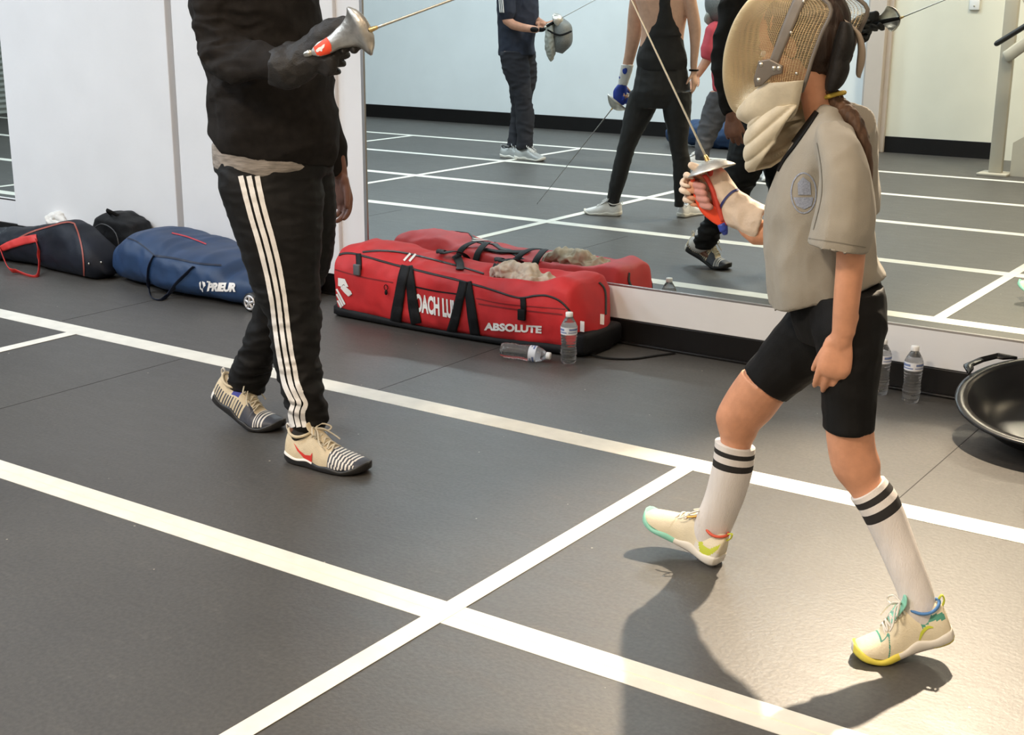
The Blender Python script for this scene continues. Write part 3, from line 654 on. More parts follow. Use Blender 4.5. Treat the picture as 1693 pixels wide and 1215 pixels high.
    # feet inside the shoes
    tube(bm, [pl(1175, 905, (-1.355, 2.86)), V((-1.36, 2.855, .06)), V((-1.41, 2.86, .065))], [.024, .024, .016], 12)
    tube(bm, [pl(1520, 1000, (-.77, 2.66)), V((-.748, 2.662, .11)), V((-.752, 2.655, .09))], [.02, .018, .012], 12)
    body = objm('body', remesh(bm, .0036, 4), SKIN, t); eyes(t, HC, f, u, .92)
    # shorts
    bm = bmesh.new(); sil(bm, fl); sil(bm, nl); sil(bm, [(1308, 490, 1457, 462, (-1.06, 2.78), .11), (1305, 520, 1468, 510, (-1.05, 2.78), .12), (1320, 560, 1455, 560, (-1.03, 2.78), .10)])
    objm('shorts', remesh(bm, .005, 5, wrink(.003, 14, 4)), BLKS, t)
    # T-shirt
    bm = bmesh.new(); sil(bm, torso, seg=32, power=.95); sil(bm, slv, seg=24, power=.9)
    tube(bm, [V((-1.08, 2.86, 1.12)), V((-1.12, 2.94, 1.0)), V((-1.13, 2.98, .90))], [.065, .085, .09], 16, round_ends=False)
    def ds(p, n):
        k = min(1, max(0, (1.12-p.z)/.2)); a = wrink(.010*k, 5, 9, (1.6, 1.6, .55))(p, n)
        return a + wrink(.0035, 16, 3, (1, 1, .6))(p, n)
    me = remesh(bm, .0055, 5, ds, fcut(.93)); sh = objm('t_shirt', me, SHIRT, t)
    md = sh.modifiers.new('t', 'SOLIDIFY'); md.thickness = .0025; md.offset = -1
    bv = bvh_of(sh)
    BD = mat('badge_blue', (.27, .30, .38), .7, nz=300, amt=.25)
    P = [(1329+24*math.cos(a)*.85, 319+33*math.sin(a)) for a in [2*math.pi*k/28 for k in range(29)]]
    strip('shirt_badge', bv, P, 2.2, BD, sh, .0015, 60, 2, 'faded blue round badge')
    for pts in ([(1319, 303), (1328, 292), (1340, 302), (1341, 322), (1320, 322)], [(1312, 326), (1345, 326), (1342, 340), (1330, 346), (1317, 340)]): poly('badge_mark', bv, pts, BD, sh, .0015, 'faded blue print')
    strip('chest_strap', bv, [(1350, 184), (1331, 210), (1310, 239), (1293, 262), (1284, 282)], [10, 13, 14, 13, 9], BLKS, sh, .003, 40, 3, 'black strap along the neckline', thick=.002)
    strip('sleeve_seam', bv, [(1337, 394), (1380, 400), (1431, 409)], 1.4, mat('shirt_seam', (.20, .185, .155), .9), sh, .001, 30, 1)
    strip('sleeve_seam', bv, [(1351, 236), (1358, 280), (1358, 325), (1345, 380)], 1.4, mat('shirt_seam', (.20, .185, .155), .9), sh, .001, 30, 1)
    # socks
    def sock(rows, b1, b2):
        bm = bmesh.new(); n = len(rows)-1; sb = 24
        sil(bm, rows, seg=28, sub=sb, mi=lambda i, j: 1 if b1[0] <= i/sb < b1[1] or b2[0] <= i/sb < b2[1] else 0)
        o = build('sock', bm, [SOCK, SBLK], t); o['label'] = 'long white sock with two black bands'
    sock([(1182, 727, 1249, 741, (-1.32, 2.865), .046), (1178, 765, 1245, 776, (-1.33, 2.865), .045), (1166, 815, 1232, 822, (-1.345, 2.865), .039), (1149, 860, 1213, 868, (-1.36, 2.86), .032), (1146, 885, 1203, 893, (-1.36, 2.86), .030), (1148, 912, 1198, 918, (-1.36, 2.86), .029)], (.30, .52), (.76, 1.02))
    sock([(1406, 823, 1463, 790, (-.912, 2.68), .046), (1424, 850, 1484, 818, (-.885, 2.68), .045), (1447, 897, 1505, 870, (-.85, 2.68), .039), (1467, 942, 1524, 923, (-.815, 2.67), .033), (1483, 980, 1543, 976, (-.785, 2.665), .031), (1488, 1006, 1550, 1014, (-.770, 2.66), .030), (1500, 1028, 1556, 1034, (-.75, 2.662), .026)], (.36, .68), (1.0, 1.3))
    # shoes
    CU_ = mat('shoe_cream', (.72, .64, .47), .55, nz=40, amt=.04, bump=.25, bs=300); MW = mat('shoe_offwhite', (.74, .70, .63), .5); MINT = mat('shoe_mint', (.26, .60, .47), .45); YEL = mat('shoe_yellow', (.80, .68, .10), .45)
    LIM = mat('shoe_lime', (.55, .60, .06), .45); TEAL = mat('shoe_teal', (.08, .30, .22), .5); CORAL = mat('shoe_coral', (.65, .10, .05), .6); BLU = mat('shoe_skyblue', (.08, .22, .5), .6); PAD = mat('shoe_orange', (.75, .40, .08), .6)
    c = dict(upper=[CU_, LIM, BLU, MW], sole=[MW, MINT], lace=MW, tongue=PAD, collar=CORAL, loop=LIM,
             slot=lambda tt, a: 1 if .02 < tt < .30 and (a < .30 or a > .70) and abs(min(a, 1-a)-.06-.20*(tt/.3-.5)**2*4) < .055 else (3 if tt < .30 and (a < .1 or a > .9) else 0), sslot=lambda tt, j: 1 if tt > .52 else 0)
    shoe(t, .235, (-1.328, 2.845, 0), (-1, .07), pitch=.30, cols=c, label='cream shoe with a mint toe, toes raised', W=.047, H=1.12)
    def sl(tt, a):
        e = min(a, 1-a)
        if .02 < tt < .16 and abs(e-.20-.5*tt) < .045: return 1
        if .16 < tt < .26 and abs(e-.27+.9*(tt-.16)) < .03: return 1
        if abs(tt-.585-.30*max(0, .28-e)) < .010 and e < .30: return 1
        if .585 < tt < .74 and abs(e-.30-.12*(tt-.585)) < .016: return 1
        if .72 < tt < .75 and e > .31: return 1
        return 0
    c = dict(upper=[CU_, TEAL], sole=[MW, YEL], lace=MW, tongue=MINT, collar=BLU, loop=LIM, slot=sl, sslot=lambda tt, j: 1 if (tt > .55 and j not in (3, 4, 5)) or (tt > .5 and j in (3, 4, 5)) or (tt < .22 and j in (0, 1, 8)) else 0)
    o, T, prof, sc = shoe(t, .222, (-.815, 2.612, 0), (-.84, -.54), bend=.36, cols=c, label='cream shoe with a yellow sole and teal lines, heel raised', W=.048, H=1.22)
    bv = bvh_of(o)
    strip('side_mark', bv, [(1520, 1058), (1525, 1045), (1534, 1037), (1543, 1037)], [2, 5, 5, 2], LIM, o, .0015, 20, 2, 'lime curved mark')
    # glove
    bm = bmesh.new()
    gl = [(1265, 340, 1247, 402, (-1.24, 2.92), .040), (1252, 334, 1226, 388, (-1.27, 2.915), .040), (1238, 326, 1203, 372, (-1.30, 2.91), .036), (1220, 312, 1191, 349, (-1.33, 2.905), .028), (1208, 296, 1183, 334, (-1.355, 2.90), .026), (1200, 283, 1180, 322, (-1.375, 2.895), .024), (1188, 274, 1172, 306, (-1.395, 2.89), .020), (1176, 272, 1164, 294, (-1.41, 2.885), .014)]
    sil(bm, gl)
    hand(bm, far[-1]+V((-.005, 0, .005)), (-.95, -.02, .2), (-.1, -1, .1), .90, (1.1, 1.15, 1.2, 1.3), 1, .02, .4, .6)
    gv = objm('fencing_glove', remesh(bm, .0032, 3, wrink(.0045, 22, 8)), GLOVE, t); bv = bvh_of(gv)
    strip('wrist_band', bv, [(1189, 350), (1197, 332), (1210, 318), (1222, 313)], 4, mat('navy_elastic', (.03, .04, .16), .6), gv, .002, 24, 2, 'dark blue wrist band')
    bm = bmesh.new()                                   # pink fingers of the glove closed on the grip
    for k, (x, y) in enumerate(((1152, 303), (1154, 314), (1158, 325), (1164, 336))):
        c = pl(x, y, (-1.43+.008*k, 2.875)); tube(bm, [c+V((.03, .03, 0)), c+V((-.004, .012, 0)), c+V((.004, -.012, -.002)), c+V((.026, -.020, -.004))], [.009, .0098, .0095, .0085], 10, None, 4)
    objm('glove_fingers', remesh(bm, .0025, 2), mat('glove_pink', (.55, .26, .22), .7, nz=20, amt=.15, bump=.3, bs=200), gv)
    # hair, ponytail
    hair_cap(t, HC+V((.01, 0, 0)), f, u, HAIR, .93)
    bm = bmesh.new(); sil(bm, [(1362, 150, 1388, 150, (-1.03, 2.77), .02), (1370, 170, 1394, 160, (-1.02, 2.77), .02), (1388, 190, 1414, 178, (-1.0, 2.74), .026), (1404, 215, 1430, 206, (-.985, 2.73), .026), (1420, 245, 1440, 242, (-.975, 2.725), .022), (1429, 275, 1443, 275, (-.97, 2.72), .014), (1436, 305, 1441, 305, (-.965, 2.72), .006)], sub=5)
    pt = objm('ponytail', remesh(bm, .0035, 2, wrink(.003, 70, 2, (1, 1, .25))), HAIRB, t)
    bm = bmesh.new(); c = pl(1381, 157, (-1.025, 2.77)); tube(bm, [c+V((.018*math.cos(a), .022*math.sin(a), .006*math.cos(a))) for a in [2*math.pi*k/12 for k in range(13)]], .005, 8, None, 2, round_ends=False); build('hair_tie', bm, mat('tie_yellow', (.55, .40, .06), .6), pt)
    mask(t)
    return t
def mask(person):
    t = bpy.data.objects.new('fencing_mask', None); C.objects.link(t); t.parent = person; t.location = V((-1.2, 2.77, 1.2))-person.location
    t['label'] = 'wire mesh fencing mask with a cream bib'
    def at(x, y, Y=2.77): return atY(x, y, Y)
    rows = [((1305, 190), (1232, 196), .045), ((1338, 168), (1213, 178), .075), ((1361, 132), (1203, 146), .096), ((1374, 96), (1201, 112), .104), ((1390, 55), (1206, 74), .106), ((1405, 14), (1221, 32), .103), ((1372, -14), (1246, -2), .092), ((1340, -34), (1276, -24), .062), ((1312, -38), (1300, -37), .02)]
    def shell(rows, n, k, e=.75, grow=0, lo=0., hi=1., a0=-1., a1=1.):
        m = len(rows)-1; out = []
        for i in range(n+1):
            tt = m*(lo+(hi-lo)*i/n); R_ = cr([at(*r[0]) for r in rows], tt); F_ = cr([at(*r[1]) for r in rows], tt); w = max(.003, cr([float(r[2]) for r in rows], tt))+grow
            d = F_-R_; d = d*(1+grow/max(d.length, .02)); r = []
            for j in range(k+1):
                th = math.pi/2*(a0+(a1-a0)*j/k); r.append(R_ + d*(math.cos(th)**e) + V((0, -w*math.copysign(abs(math.sin(th))**.9, math.sin(th)), 0)))
            out.append(r)
        return out
    bm = bmesh.new(); rings(bm, shell(rows, 120, 168, lo=.06), cap=False, closed=False)
    WIRE = mat('mask_wire', (.86, .74, .54), .28, 1)
    o = build('wire_mesh', bm, WIRE, t, False); o['label'] = 'brass-toned woven wire front'
    md = o.modifiers.new('w', 'WIREFRAME'); md.thickness = .0017; md.use_replace = True; md.use_boundary = True; md.use_even_offset = False
    bm = bmesh.new(); rings(bm, shell(rows, 60, 60), cap=False, closed=False); tmp = build('x', bm, WIRE, t); bv = bvh_of(tmp)
    TR = mat('mask_trim', (.16, .14, .12), .5, nz=20, amt=.2); DG = mat('mask_strap', (.19, .16, .13), .45, .4, nz=12, amt=.25)
    strip('side_strap', bv, [(1334, -24), (1318, 10), (1303, 45), (1290, 78), (1278, 108)], [19, 19, 18, 16, 15], DG, t, .003, 30, 4, 'flat dark strip over the mesh', thick=.002)
    pk = poly('hinge_plate', bv, [(1258, 100), (1276, 97), (1297, 108), (1296, 120), (1280, 124), (1264, 138), (1252, 142), (1250, 130)], DG, t, .006, 'dark riveted plate'); md = pk.modifiers.new('t', 'SOLIDIFY'); md.thickness = .003
    for x, y in ((1262, 106), (1283, 112), (1291, 112), (1258, 131)):
        h_ = hit(bv, x, y, .008); bm = bmesh.new(); ell(bm, h_, .0055, .004, .0055, seg=8); build('rivet', bm, STEEL, t)
    for x, y in ((1330, 3), (1309, 54), (1373, 53), (1318, 121)):
        h_ = hit(bv, x, y, .003)
        if h_: bm = bmesh.new(); ell(bm, h_, .0035, .003, .0035, seg=8); build('rivet', bm, STEEL, t)
    bpy.data.objects.remove(tmp)
    # rim
    for q in (-1, 1):
        bm = bmesh.new(); P = []
        S_ = shell(rows, 24, 2, lo=.2, hi=.97)
        for r in S_: P.append(r[0] if q < 0 else r[-1])
        tube(bm, P, .0048, 8, None, 1, .8); build('rim', bm, TR, t)
    # bib: leather band then the quilted throat flap
    lb = [((1342, 182), (1247, 206), .080), ((1352, 158), (1226, 190), .092), ((1360, 134), (1240, 158), .102), ((1361, 130), (1262, 136), .104)]
    bm = bmesh.new(); S_ = shell([((1330, 196), (1248, 210), .078)]+lb, 30, 60, e=.7, grow=.004)
    # the leather stands away from the face opening at the front
    rings(bm, S_, cap=False, closed=False); lo_ = build('bib_top', bm, CREAM, t); lo_['label'] = 'plain cream bib band'
    md = lo_.modifiers.new('t', 'SOLIDIFY'); md.thickness = .004
    qb = [((1262, 280), (1247, 283), .035), ((1287, 256), (1244, 262), .062), ((1308, 228), (1244, 240), .076), ((1328, 200), (1246, 216), .084), ((1340, 182), (1256, 192), .086), ((1346, 168), (1272, 174), .084)]
    S_ = shell(qb, 70, 120, e=.72, grow=.006)
    for i, r in enumerate(S_):
        for j, p in enumerate(r):
            a = abs(j/120*2-1); s_ = (p.x*-.80+p.z*.60)*1.0   # channels run down towards the chin
            q = abs(math.sin((p.z*.72 - p.x*.70*1 + a*.03)*math.pi/.024)); n_ = V((-.3, -1 if j > 60 else 1, -.2))
            r[j] = p + n_.normalized()*(.008*(q**.5))*min(1, i/6)
    bm = bmesh.new(); rings(bm, S_, cap=False, closed=False); b2 = build('quilted_bib', bm, CREAM, t); b2['label'] = 'quilted throat flap'
    md = b2.modifiers.new('t', 'SOLIDIFY'); md.thickness = .007; md.offset = -1
    # back strap
    bm = bmesh.new(); sil(bm, [(1396, 32, 1404, 46, (-1.02, 2.77), .016), (1408, 40, 1412, 52, (-1.01, 2.77), .018), (1424, 56, 1416, 64, (-1.0, 2.77), .018), (1431, 80, 1418, 82, (-.99, 2.77), .018), (1430, 104, 1416, 104, (-.99, 2.77), .017), (1424, 124, 1415, 122, (-1.0, 2.77), .014), (1423, 129, 1418, 128, (-1.0, 2.77), .008)], seg=14, sub=4, power=.6)
    build('back_tongue', bm, mat('strap_beige', (.33, .27, .21), .6), t)
    bm = bmesh.new(); sil(bm, [(1370, 106, 1394, 106, (-1.04, 2.77), .072), (1374, 88, 1409, 90, (-1.03, 2.77), .076), (1380, 62, 1415, 64, (-1.02, 2.77), .078), (1390, 34, 1408, 38, (-1.02, 2.77), .07)], seg=24, power=.8)
    sil(bm, [(1364, 150, 1386, 148, (-1.045, 2.77), .060), (1364, 134, 1397, 136, (-1.04, 2.77), .070), (1368, 116, 1405, 116, (-1.035, 2.77), .074), (1372, 104, 1404, 101, (-1.03, 2.77), .074)], seg=24, power=.8)
    objm('elastic_strap', remesh(bm, .005, 2), mat('strap_black', (.008, .006, .005), .7, bump=.4, bs=200), t)
def girl_sabre():
    A = pl(1196, 374, (-1.375, 2.875)); B = pl(1170, 266, (-1.405, 2.885))
    D = (pl(1041, -6, (-1.62, 2.90))-B).normalized()
    # the dish of the guard: nearly edge-on, its rim below its crown
    c = pl(1177, 280, (-1.405, 2.885)); up = V((-.10, .02, 1)).normalized(); ex = (pl(1219, 268, (-1.35, 2.885))-pl(1133, 295, (-1.45, 2.885))).normalized(); ey = up.cross(ex).normalized(); up = ex.cross(ey)
    if up.z < 0: up = -up
    sh = []
    for i in range(13):
        r = i/12; z = .026*(1-r*r)
        sh.append([c+ex*(.060*r*math.cos(a))+ey*(.052*r*math.sin(a)-.006)+up*(z-.004) for a in [2*math.pi*k/40 for k in range(41)]])
    t, g = sabre('s', A, B, D, .80, sh, 'sabre held upright by the masked girl, with an orange red knuckle bow', None, (mat('grip_red', (.60, .07, .05), .5), mat('pommel_blue', (.03, .06, .35), .4)))
    bm = bmesh.new(); sil(bm, [(1141, 296, 1148, 292, (-1.45, 2.865), .012), (1146, 322, 1156, 318, (-1.45, 2.86), .012), (1153, 340, 1167, 334, (-1.44, 2.86), .013), (1162, 354, 1184, 340, (-1.425, 2.862), .013), (1176, 366, 1194, 352, (-1.40, 2.87), .012), (1188, 373, 1197, 366, (-1.385, 2.873), .010)], seg=14, sub=4, power=.6)
    build('knuckle_bow', bm, ORNG, t)
    bm = bmesh.new(); sil(bm, [(1160, 290, 1168, 288, (-1.41, 2.865), .008), (1172, 310, 1180, 308, (-1.405, 2.865), .009), (1184, 345, 1192, 342, (-1.39, 2.868), .009), (1190, 366, 1199, 364, (-1.38, 2.872), .009)], seg=12, sub=4)
    build('grip_strap', bm, mat('grip_red', (.6, .07, .05), .5), t)
    bm = bmesh.new(); sil(bm, [(1186, 372, 1200, 366, (-1.38, 2.873), .010), (1190, 384, 1203, 380, (-1.375, 2.873), .010)], seg=12); build('pommel_cap', bm, mat('pommel_blue', (.03, .06, .35), .4), t)
    bm = bmesh.new(); rings(bm, [[c+ex*(.048*r*math.cos(a))+ey*(.042*r*math.sin(a)-.006)+up*(.004) for a in [2*math.pi*k/30 for k in range(30)]] for r in (.3, .95)], cap=False)
    o = build('guard_pad', bm, ORNG, t); md = o.modifiers.new('t', 'SOLIDIFY'); md.thickness = .004
# ------------------------------------------------------------------ people seen in the mirror (they stand left of the camera)
def W_(x, y, ref): return mir(pl(x, y, ref))
def vshoe(t, L, heel, toe, cols, lab=None, name='shoe'):
    """simple trainer: heel and toe floor points (world)"""
    d = V(toe)-V(heel); shoe(t, L, (heel[0], heel[1], 0), (d.x, d.y), cols=cols, label=lab)
def navy_man():
    t = empty('person', (-6.74, -.55, 0), 'person in navy polo and trousers in the mirror holding a mask in both hands', 'person'); r = (-6.74, 9.92)
    NV = mat('navy_cloth', (.016, .020, .036), .8, nz=20, amt=.2, bump=.2, bs=200); NT = mat('navy_trousers', (.018, .018, .024), .85, bump=.2, bs=150)
    torso = [(824, 92, 885, 90, r, .13), (824, 60, 884, 62, r, .13), (822, 30, 891, 30, r, .135), (821, 0, 890, 0, r, .14), (822, -25, 884, -25, r, .15), (834, -42, 874, -42, r, .12), (846, -50, 864, -50, r, .07)]
    nl = [(826, 84, 872, 84, (-6.74, 9.86), .085), (830, 115, 876, 115, (-6.74, 9.85), .085), (842, 142, 878, 142, (-6.74, 9.84), .08), (850, 165, 880, 165, (-6.74, 9.84), .07), (852, 195, 884, 195, (-6.74, 9.84), .065), (855, 225, 881, 225, (-6.73, 9.84), .062), (853, 244, 882, 246, (-6.73, 9.84), .06)]
    fl = [(840, 84, 885, 84, (-6.74, 10.0), .085), (842, 120, 888, 120, (-6.74, 10.0), .085), (842, 150, 884, 150, (-6.75, 10.0), .08), (845, 180, 872, 180, (-6.78, 10.0), .07), (842, 215, 866, 215, (-6.8, 9.98), .06), (837, 240, 864, 242, (-6.8, 9.95), .06)]
    S1, E1, W1 = W_(835, -30, (-6.78, 9.72)), W_(839, 34, (-6.80, 9.68)), W_(886, 49, (-6.55, 9.70))
    S2, E2, W2 = W_(868, -30, (-6.66, 10.1)), W_(880, 25, (-6.60, 10.15)), W_(898, 40, (-6.48, 9.90))
    bm = bmesh.new(); sil(bm, torso, True, grow=-.02); sil(bm, nl, True, grow=-.015); sil(bm, fl, True, grow=-.015)
    tube(bm, [S1, E1, W1], [.052, .044, .030], 12); tube(bm, [S2, E2, W2], [.052, .044, .030], 12)
    hd = W_(858, -88, r); tube(bm, [W_(855, -44, r), hd], [.06, .055], 12); head(bm, hd, (.95, -.1, -.3), (0, 0, 1), 1.)
    dd = (W_(912, 50, r)-W1).normalized(); hand(bm, W1, dd, (0, -.3, 1), 1., (.6, .6, .7, .7), -1); hand(bm, W2, (.8, -.2, -.1), (0, .3, 1), 1., (.6, .6, .7, .7), 1)
    objm('body', remesh(bm, .006, 3), mat('skin_tan', (.50, .25, .16), .5, nz=30, amt=.1), t); eyes(t, hd, (.95, -.1, -.3), (0, 0, 1)); hair_cap(t, hd, (.95, -.1, -.3), (0, 0, 1), HAIR)
    bm = bmesh.new(); sil(bm, torso, True); tube(bm, [S1, S1*.5+E1*.5, S1*.2+E1*.8], [.085, .078, .074], 14); tube(bm, [S2, S2*.5+E2*.5, S2*.2+E2*.8], [.085, .078, .074], 14)
    sh = objm('polo_shirt', remesh(bm, .008, 5, wrink(.006, 9, 2)), NV, t)
    bm = bmesh.new()
    for k in (-1, 0, 1): q = V((k*.018, 0, 0)); tube(bm, [S1+V((0, .082, .03))+q, S1*.5+E1*.5+V((0, .079, 0))+q, S1*.22+E1*.78+V((0, .076, 0))+q], .0055, 6)
    build('sleeve_stripes', bm, PRNT, sh)
    bm = bmesh.new(); sil(bm, nl, True); sil(bm, fl, True); objm('trousers', remesh(bm, .009, 5, wrink(.008, 9, 3, (1, 1, 2))), NT, t)
    GY = mat('trainer_silver', (.42, .42, .41), .4, .3); c = dict(upper=[GY], sole=[mat('shoe_offwhite', (.74, .70, .63), .5)], lace=PRNT, tongue=GY, collar=NT, loop=GY)
    p = flo(853, 263); q = flo(894, 264); shoe(t, .31, (p.x, 9.34-p.y, 0), (1, .02), cols=c)
    p = flo(829, 260); shoe(t, .30, (p.x, 9.34-p.y, 0), (1, .02), cols=c)
    bm = bmesh.new(); hand(bm, W1, dd, (0, -.3, 1), 1.1, (.6, .6, .7, .7), -1); objm('fencing_glove', remesh(bm, .005, 2), BLKS, t)
    # mask in the hands
    m = empty('fencing_mask', W_(925, 60, (-6.40, 9.78)), 'grey fencing mask held in the navy man\'s hands in the mirror', 'fencing mask')
    GM = mat('mesh_grey', (.20, .20, .19), .4, .7, nz=300, amt=.5, bump=.6, bs=500); rr = (-6.40, 9.78)
    bm = bmesh.new(); sil(bm, [(916, 30, 930, 29, rr, .03), (914, 36, 944, 40, rr, .09), (912, 52, 947, 56, rr, .105), (913, 70, 945, 74, rr, .10), (914, 84, 930, 89, rr, .05)], True, seg=28); objm('wire_mesh', remesh(bm, .006, 3), GM, m)
    bm = bmesh.new(); sil(bm, [(903, 40, 918, 34, rr, .07), (901, 62, 918, 58, rr, .09), (901, 80, 920, 82, rr, .075), (906, 96, 916, 94, rr, .04), (910, 102, 914, 101, rr, .015)], True); objm('bib', remesh(bm, .006, 3, wrink(.005, 25)), mat('bib_grey', (.34, .34, .30), .7, nz=20, amt=.15), m)
    bm = bmesh.new(); tube(bm, [W_(906, 50, (-6.42, 9.68)), W_(925, 58, (-6.38, 9.66)), W_(944, 52, (-6.36, 9.70))], .008, 8); build('trim', bm, BLKS, m)
    A = W_(903, 44, (-6.45, 9.66)); B = W_(926, 31, (-6.40, 9.70)); D = W_(984, 0, (-6.15, 9.60))-B
    ex = D.normalized(); a = ex.orthogonal().normalized(); b = ex.cross(a)
    sh_ = [[B+ex*(.02-.05*(i/8)**2)+(a*math.cos(2*math.pi*k/24)+b*math.sin(2*math.pi*k/24))*.065*i/8 for k in range(25)] for i in range(9)]
    sabre('s', A, B, D, .85, sh_, 'sabre pointing up in the navy man\'s hands in the mirror', None, (BLKS, STEEL))
def woman():
    r = (-4.22, 7.62); t = empty('person', (-4.22, 1.72, 0), 'person in a black racerback top and leggings seen from behind in the mirror', 'person')
    LG = mat('leggings_black', (.014, .013, .013), .6, bump=.15, bs=120); TK = mat('tank_black', (.016, .015, .015), .75, nz=20, amt=.2, bump=.2, bs=200)
    torso = [(1056, 120, 1134, 120, r, .11), (1053, 100, 1136, 100, r, .115), (1057, 78, 1130, 78, r, .10), (1060, 50, 1132, 50, r, .10), (1056, 20, 1138, 20, r, .105), (1050, -5, 1142, -5, r, .10), (1064, -22, 1128, -22, r, .07), (1082, -34, 1110, -34, r, .05)]
    hips = [(1055, 92, 1133, 92, r, .11), (1051, 125, 1138, 125, r, .125), (1045, 155, 1143, 155, r, .135), (1050, 178, 1136, 178, r, .10)]
    ll = [(1042, 150, 1096, 150, (-4.30, 7.60), .10), (1032, 185, 1083, 185, (-4.33, 7.60), .09), (1027, 215, 1066, 215, (-4.36, 7.58), .078), (1021, 242, 1052, 242, (-4.38, 7.57), .062), (1015, 268, 1044, 268, (-4.40, 7.57), .058), (1008, 300, 1035, 300, (-4.42, 7.57), .052), (1004, 325, 1026, 325, (-4.43, 7.58), .042), (1005, 340, 1023, 340, (-4.43, 7.58), .04)]
    rl = [(1096, 150, 1144, 150, (-4.12, 7.64), .10), (1096, 185, 1143, 185, (-4.09, 7.66), .09), (1103, 218, 1139, 218, (-4.06, 7.68), .075), (1107, 242, 1137, 242, (-4.04, 7.69), .062), (1112, 268, 1142, 268, (-4.02, 7.70), .058), (1113, 300, 1140, 300, (-4.01, 7.70), .05), (1115, 325, 1133, 325, (-4.01, 7.70), .04), (1115, 342, 1130, 342, (-4.01, 7.70), .04)]
    la = [(1044, -18, 1070, -18, (-4.38, 7.66), .045), (1039, 15, 1066, 15, (-4.40, 7.67), .042), (1036, 55, 1061, 55, (-4.42, 7.68), .038), (1033, 85, 1053, 85, (-4.43, 7.70), .034), (1028, 112, 1045, 112, (-4.44, 7.72), .028), (1023, 138, 1038, 138, (-4.45, 7.74), .024)]
    ra = [(1124, -18, 1148, -18, (-4.08, 7.64), .045), (1132, 12, 1154, 12, (-4.06, 7.65), .042), (1138, 45, 1159, 45, (-4.05, 7.66), .036), (1141, 75, 1157, 75, (-4.05, 7.67), .034), (1141, 105, 1153, 105, (-4.05, 7.68), .025), (1142, 118, 1153, 118, (-4.05, 7.68), .02)]
    bm = bmesh.new(); sil(bm, torso, True); sil(bm, hips, True, grow=-.008); sil(bm, ll, True, grow=-.008); sil(bm, rl, True, grow=-.008); sil(bm, la, True); sil(bm, ra, True)
    # a person who faces away in the mirror faces away from the glass... her real front is toward -y
    hd = W_(1096, -78, r); fc = V((-.25, -.95, 0)); tube(bm, [W_(1096, -28, r), hd], [.05, .047], 12); head(bm, hd, fc, (0, 0, 1), .94)
    hand(bm, W_(1147, 118, (-4.05, 7.68)), W_(1150, 150, (-4.04, 7.66))-W_(1147, 118, (-4.05, 7.68)), (-1, 0, 0), .86, (.2, .25, .3, .35), 1, .05)
    hand(bm, W_(1030, 138, (-4.45, 7.74)), (-.05, -.1, -1), (.9, .1, 0), .86, (.9, 1, 1.1, 1.2), 1)
    objm('body', remesh(bm, .0048, 4), SKIN2, t); eyes(t, hd, fc, (0, 0, 1), .94)
    hair_cap(t, hd, fc, (0, 0, 1), HAIRB, .95, ([hd-fc*.09+V((0, 0, .02)), hd-fc*.14-V((0, 0, .04)), hd-fc*.12-V((0, 0, .10))], [.03, .032, .012]))
    bm = bmesh.new(); sil(bm, hips, True); sil(bm, ll, True); sil(bm, rl, True); objm('leggings', remesh(bm, .006, 4, wrink(.0025, 16, 3)), LG, t)
    bm = bmesh.new()
    sil(bm, [(1056, 116, 1134, 116, r, .122), (1053, 98, 1136, 98, r, .125), (1057, 80, 1131, 80, r, .112), (1064, 62, 1128, 62, r, .11), (1070, 42, 1126, 42, r, .112)], True, grow=.004, seg=32)
    sil(bm, [(1068, 60, 1128, 58, r, .115), (1078, 36, 1120, 36, r, .115), (1084, 14, 1114, 14, r, .116), (1084, -8, 1112, -8, r, .112), (1078, -24, 1116, -24, r, .088)], True, grow=.002, seg=32, power=.8)
    objm('racerback_top', remesh(bm, .006, 4, wrink(.003, 14, 5)), TK, t)
    bm = bmesh.new(); q = W_(1147, 116, (-4.05, 7.68)); tube(bm, [q+V((.026*math.cos(a), .026*math.sin(a), 0)) for a in [2*math.pi*k/12 for k in range(13)]], .006, 8, None, 2, round_ends=False); build('wristband', bm, BLKS, t)
    bm = bmesh.new(); sil(bm, [(1027, 106, 1048, 107, (-4.44, 7.71), .038), (1024, 124, 1043, 125, (-4.445, 7.73), .034), (1021, 140, 1037, 142, (-4.45, 7.74), .028)], True); g = objm('glove_cuff', remesh(bm, .005, 2, wrink(.002, 30)), PRNT, t)
    BG = mat('glove_blue', (.012, .04, .32), .55, nz=20, amt=.2)
    bm = bmesh.new(); ell(bm, W_(1033, 116, (-4.45, 7.68)), .018, .008, .026); build('cuff_badge', bm, BG, g)
    bm = bmesh.new(); hand(bm, W_(1029, 140, (-4.45, 7.74)), (-.05, -.1, -1), (.9, .1, 0), 1.05, (.9, 1, 1.1, 1.2), 1); sil(bm, [(1021, 140, 1037, 142, (-4.45, 7.74), .03), (1014, 150, 1037, 152, (-4.45, 7.74), .03), (1014, 164, 1034, 166, (-4.45, 7.74), .035), (1018, 173, 1032, 174, (-4.45, 7.74), .025)], True)
    objm('fencing_glove', remesh(bm, .0045, 2), BG, t)
    c = dict(upper=[PRNT], sole=[mat('shoe_offwhite', (.74, .70, .63), .5)], lace=PRNT, tongue=PRNT, collar=PRNT, loop=PRNT)
    p = flo(1027, 357); q = flo(971, 352); shoe(t, .255, (p.x, 9.34-p.y, 0), (-1, .25), cols=c, label='white shoe pointing sideways')
    p = flo(1124, 360); shoe(t, .255, (p.x, 9.34-p.y+.0, 0), (.15, -1), cols=c, label='white shoe seen from behind')
    A = W_(1036, 158, (-4.43, 7.74)); B = W_(1008, 186, (-4.47, 7.76)); D = W_(882, 346, (-4.75, 7.56))-B; ex = D.normalized(); c_ = W_(1018, 172, (-4.46, 7.75))
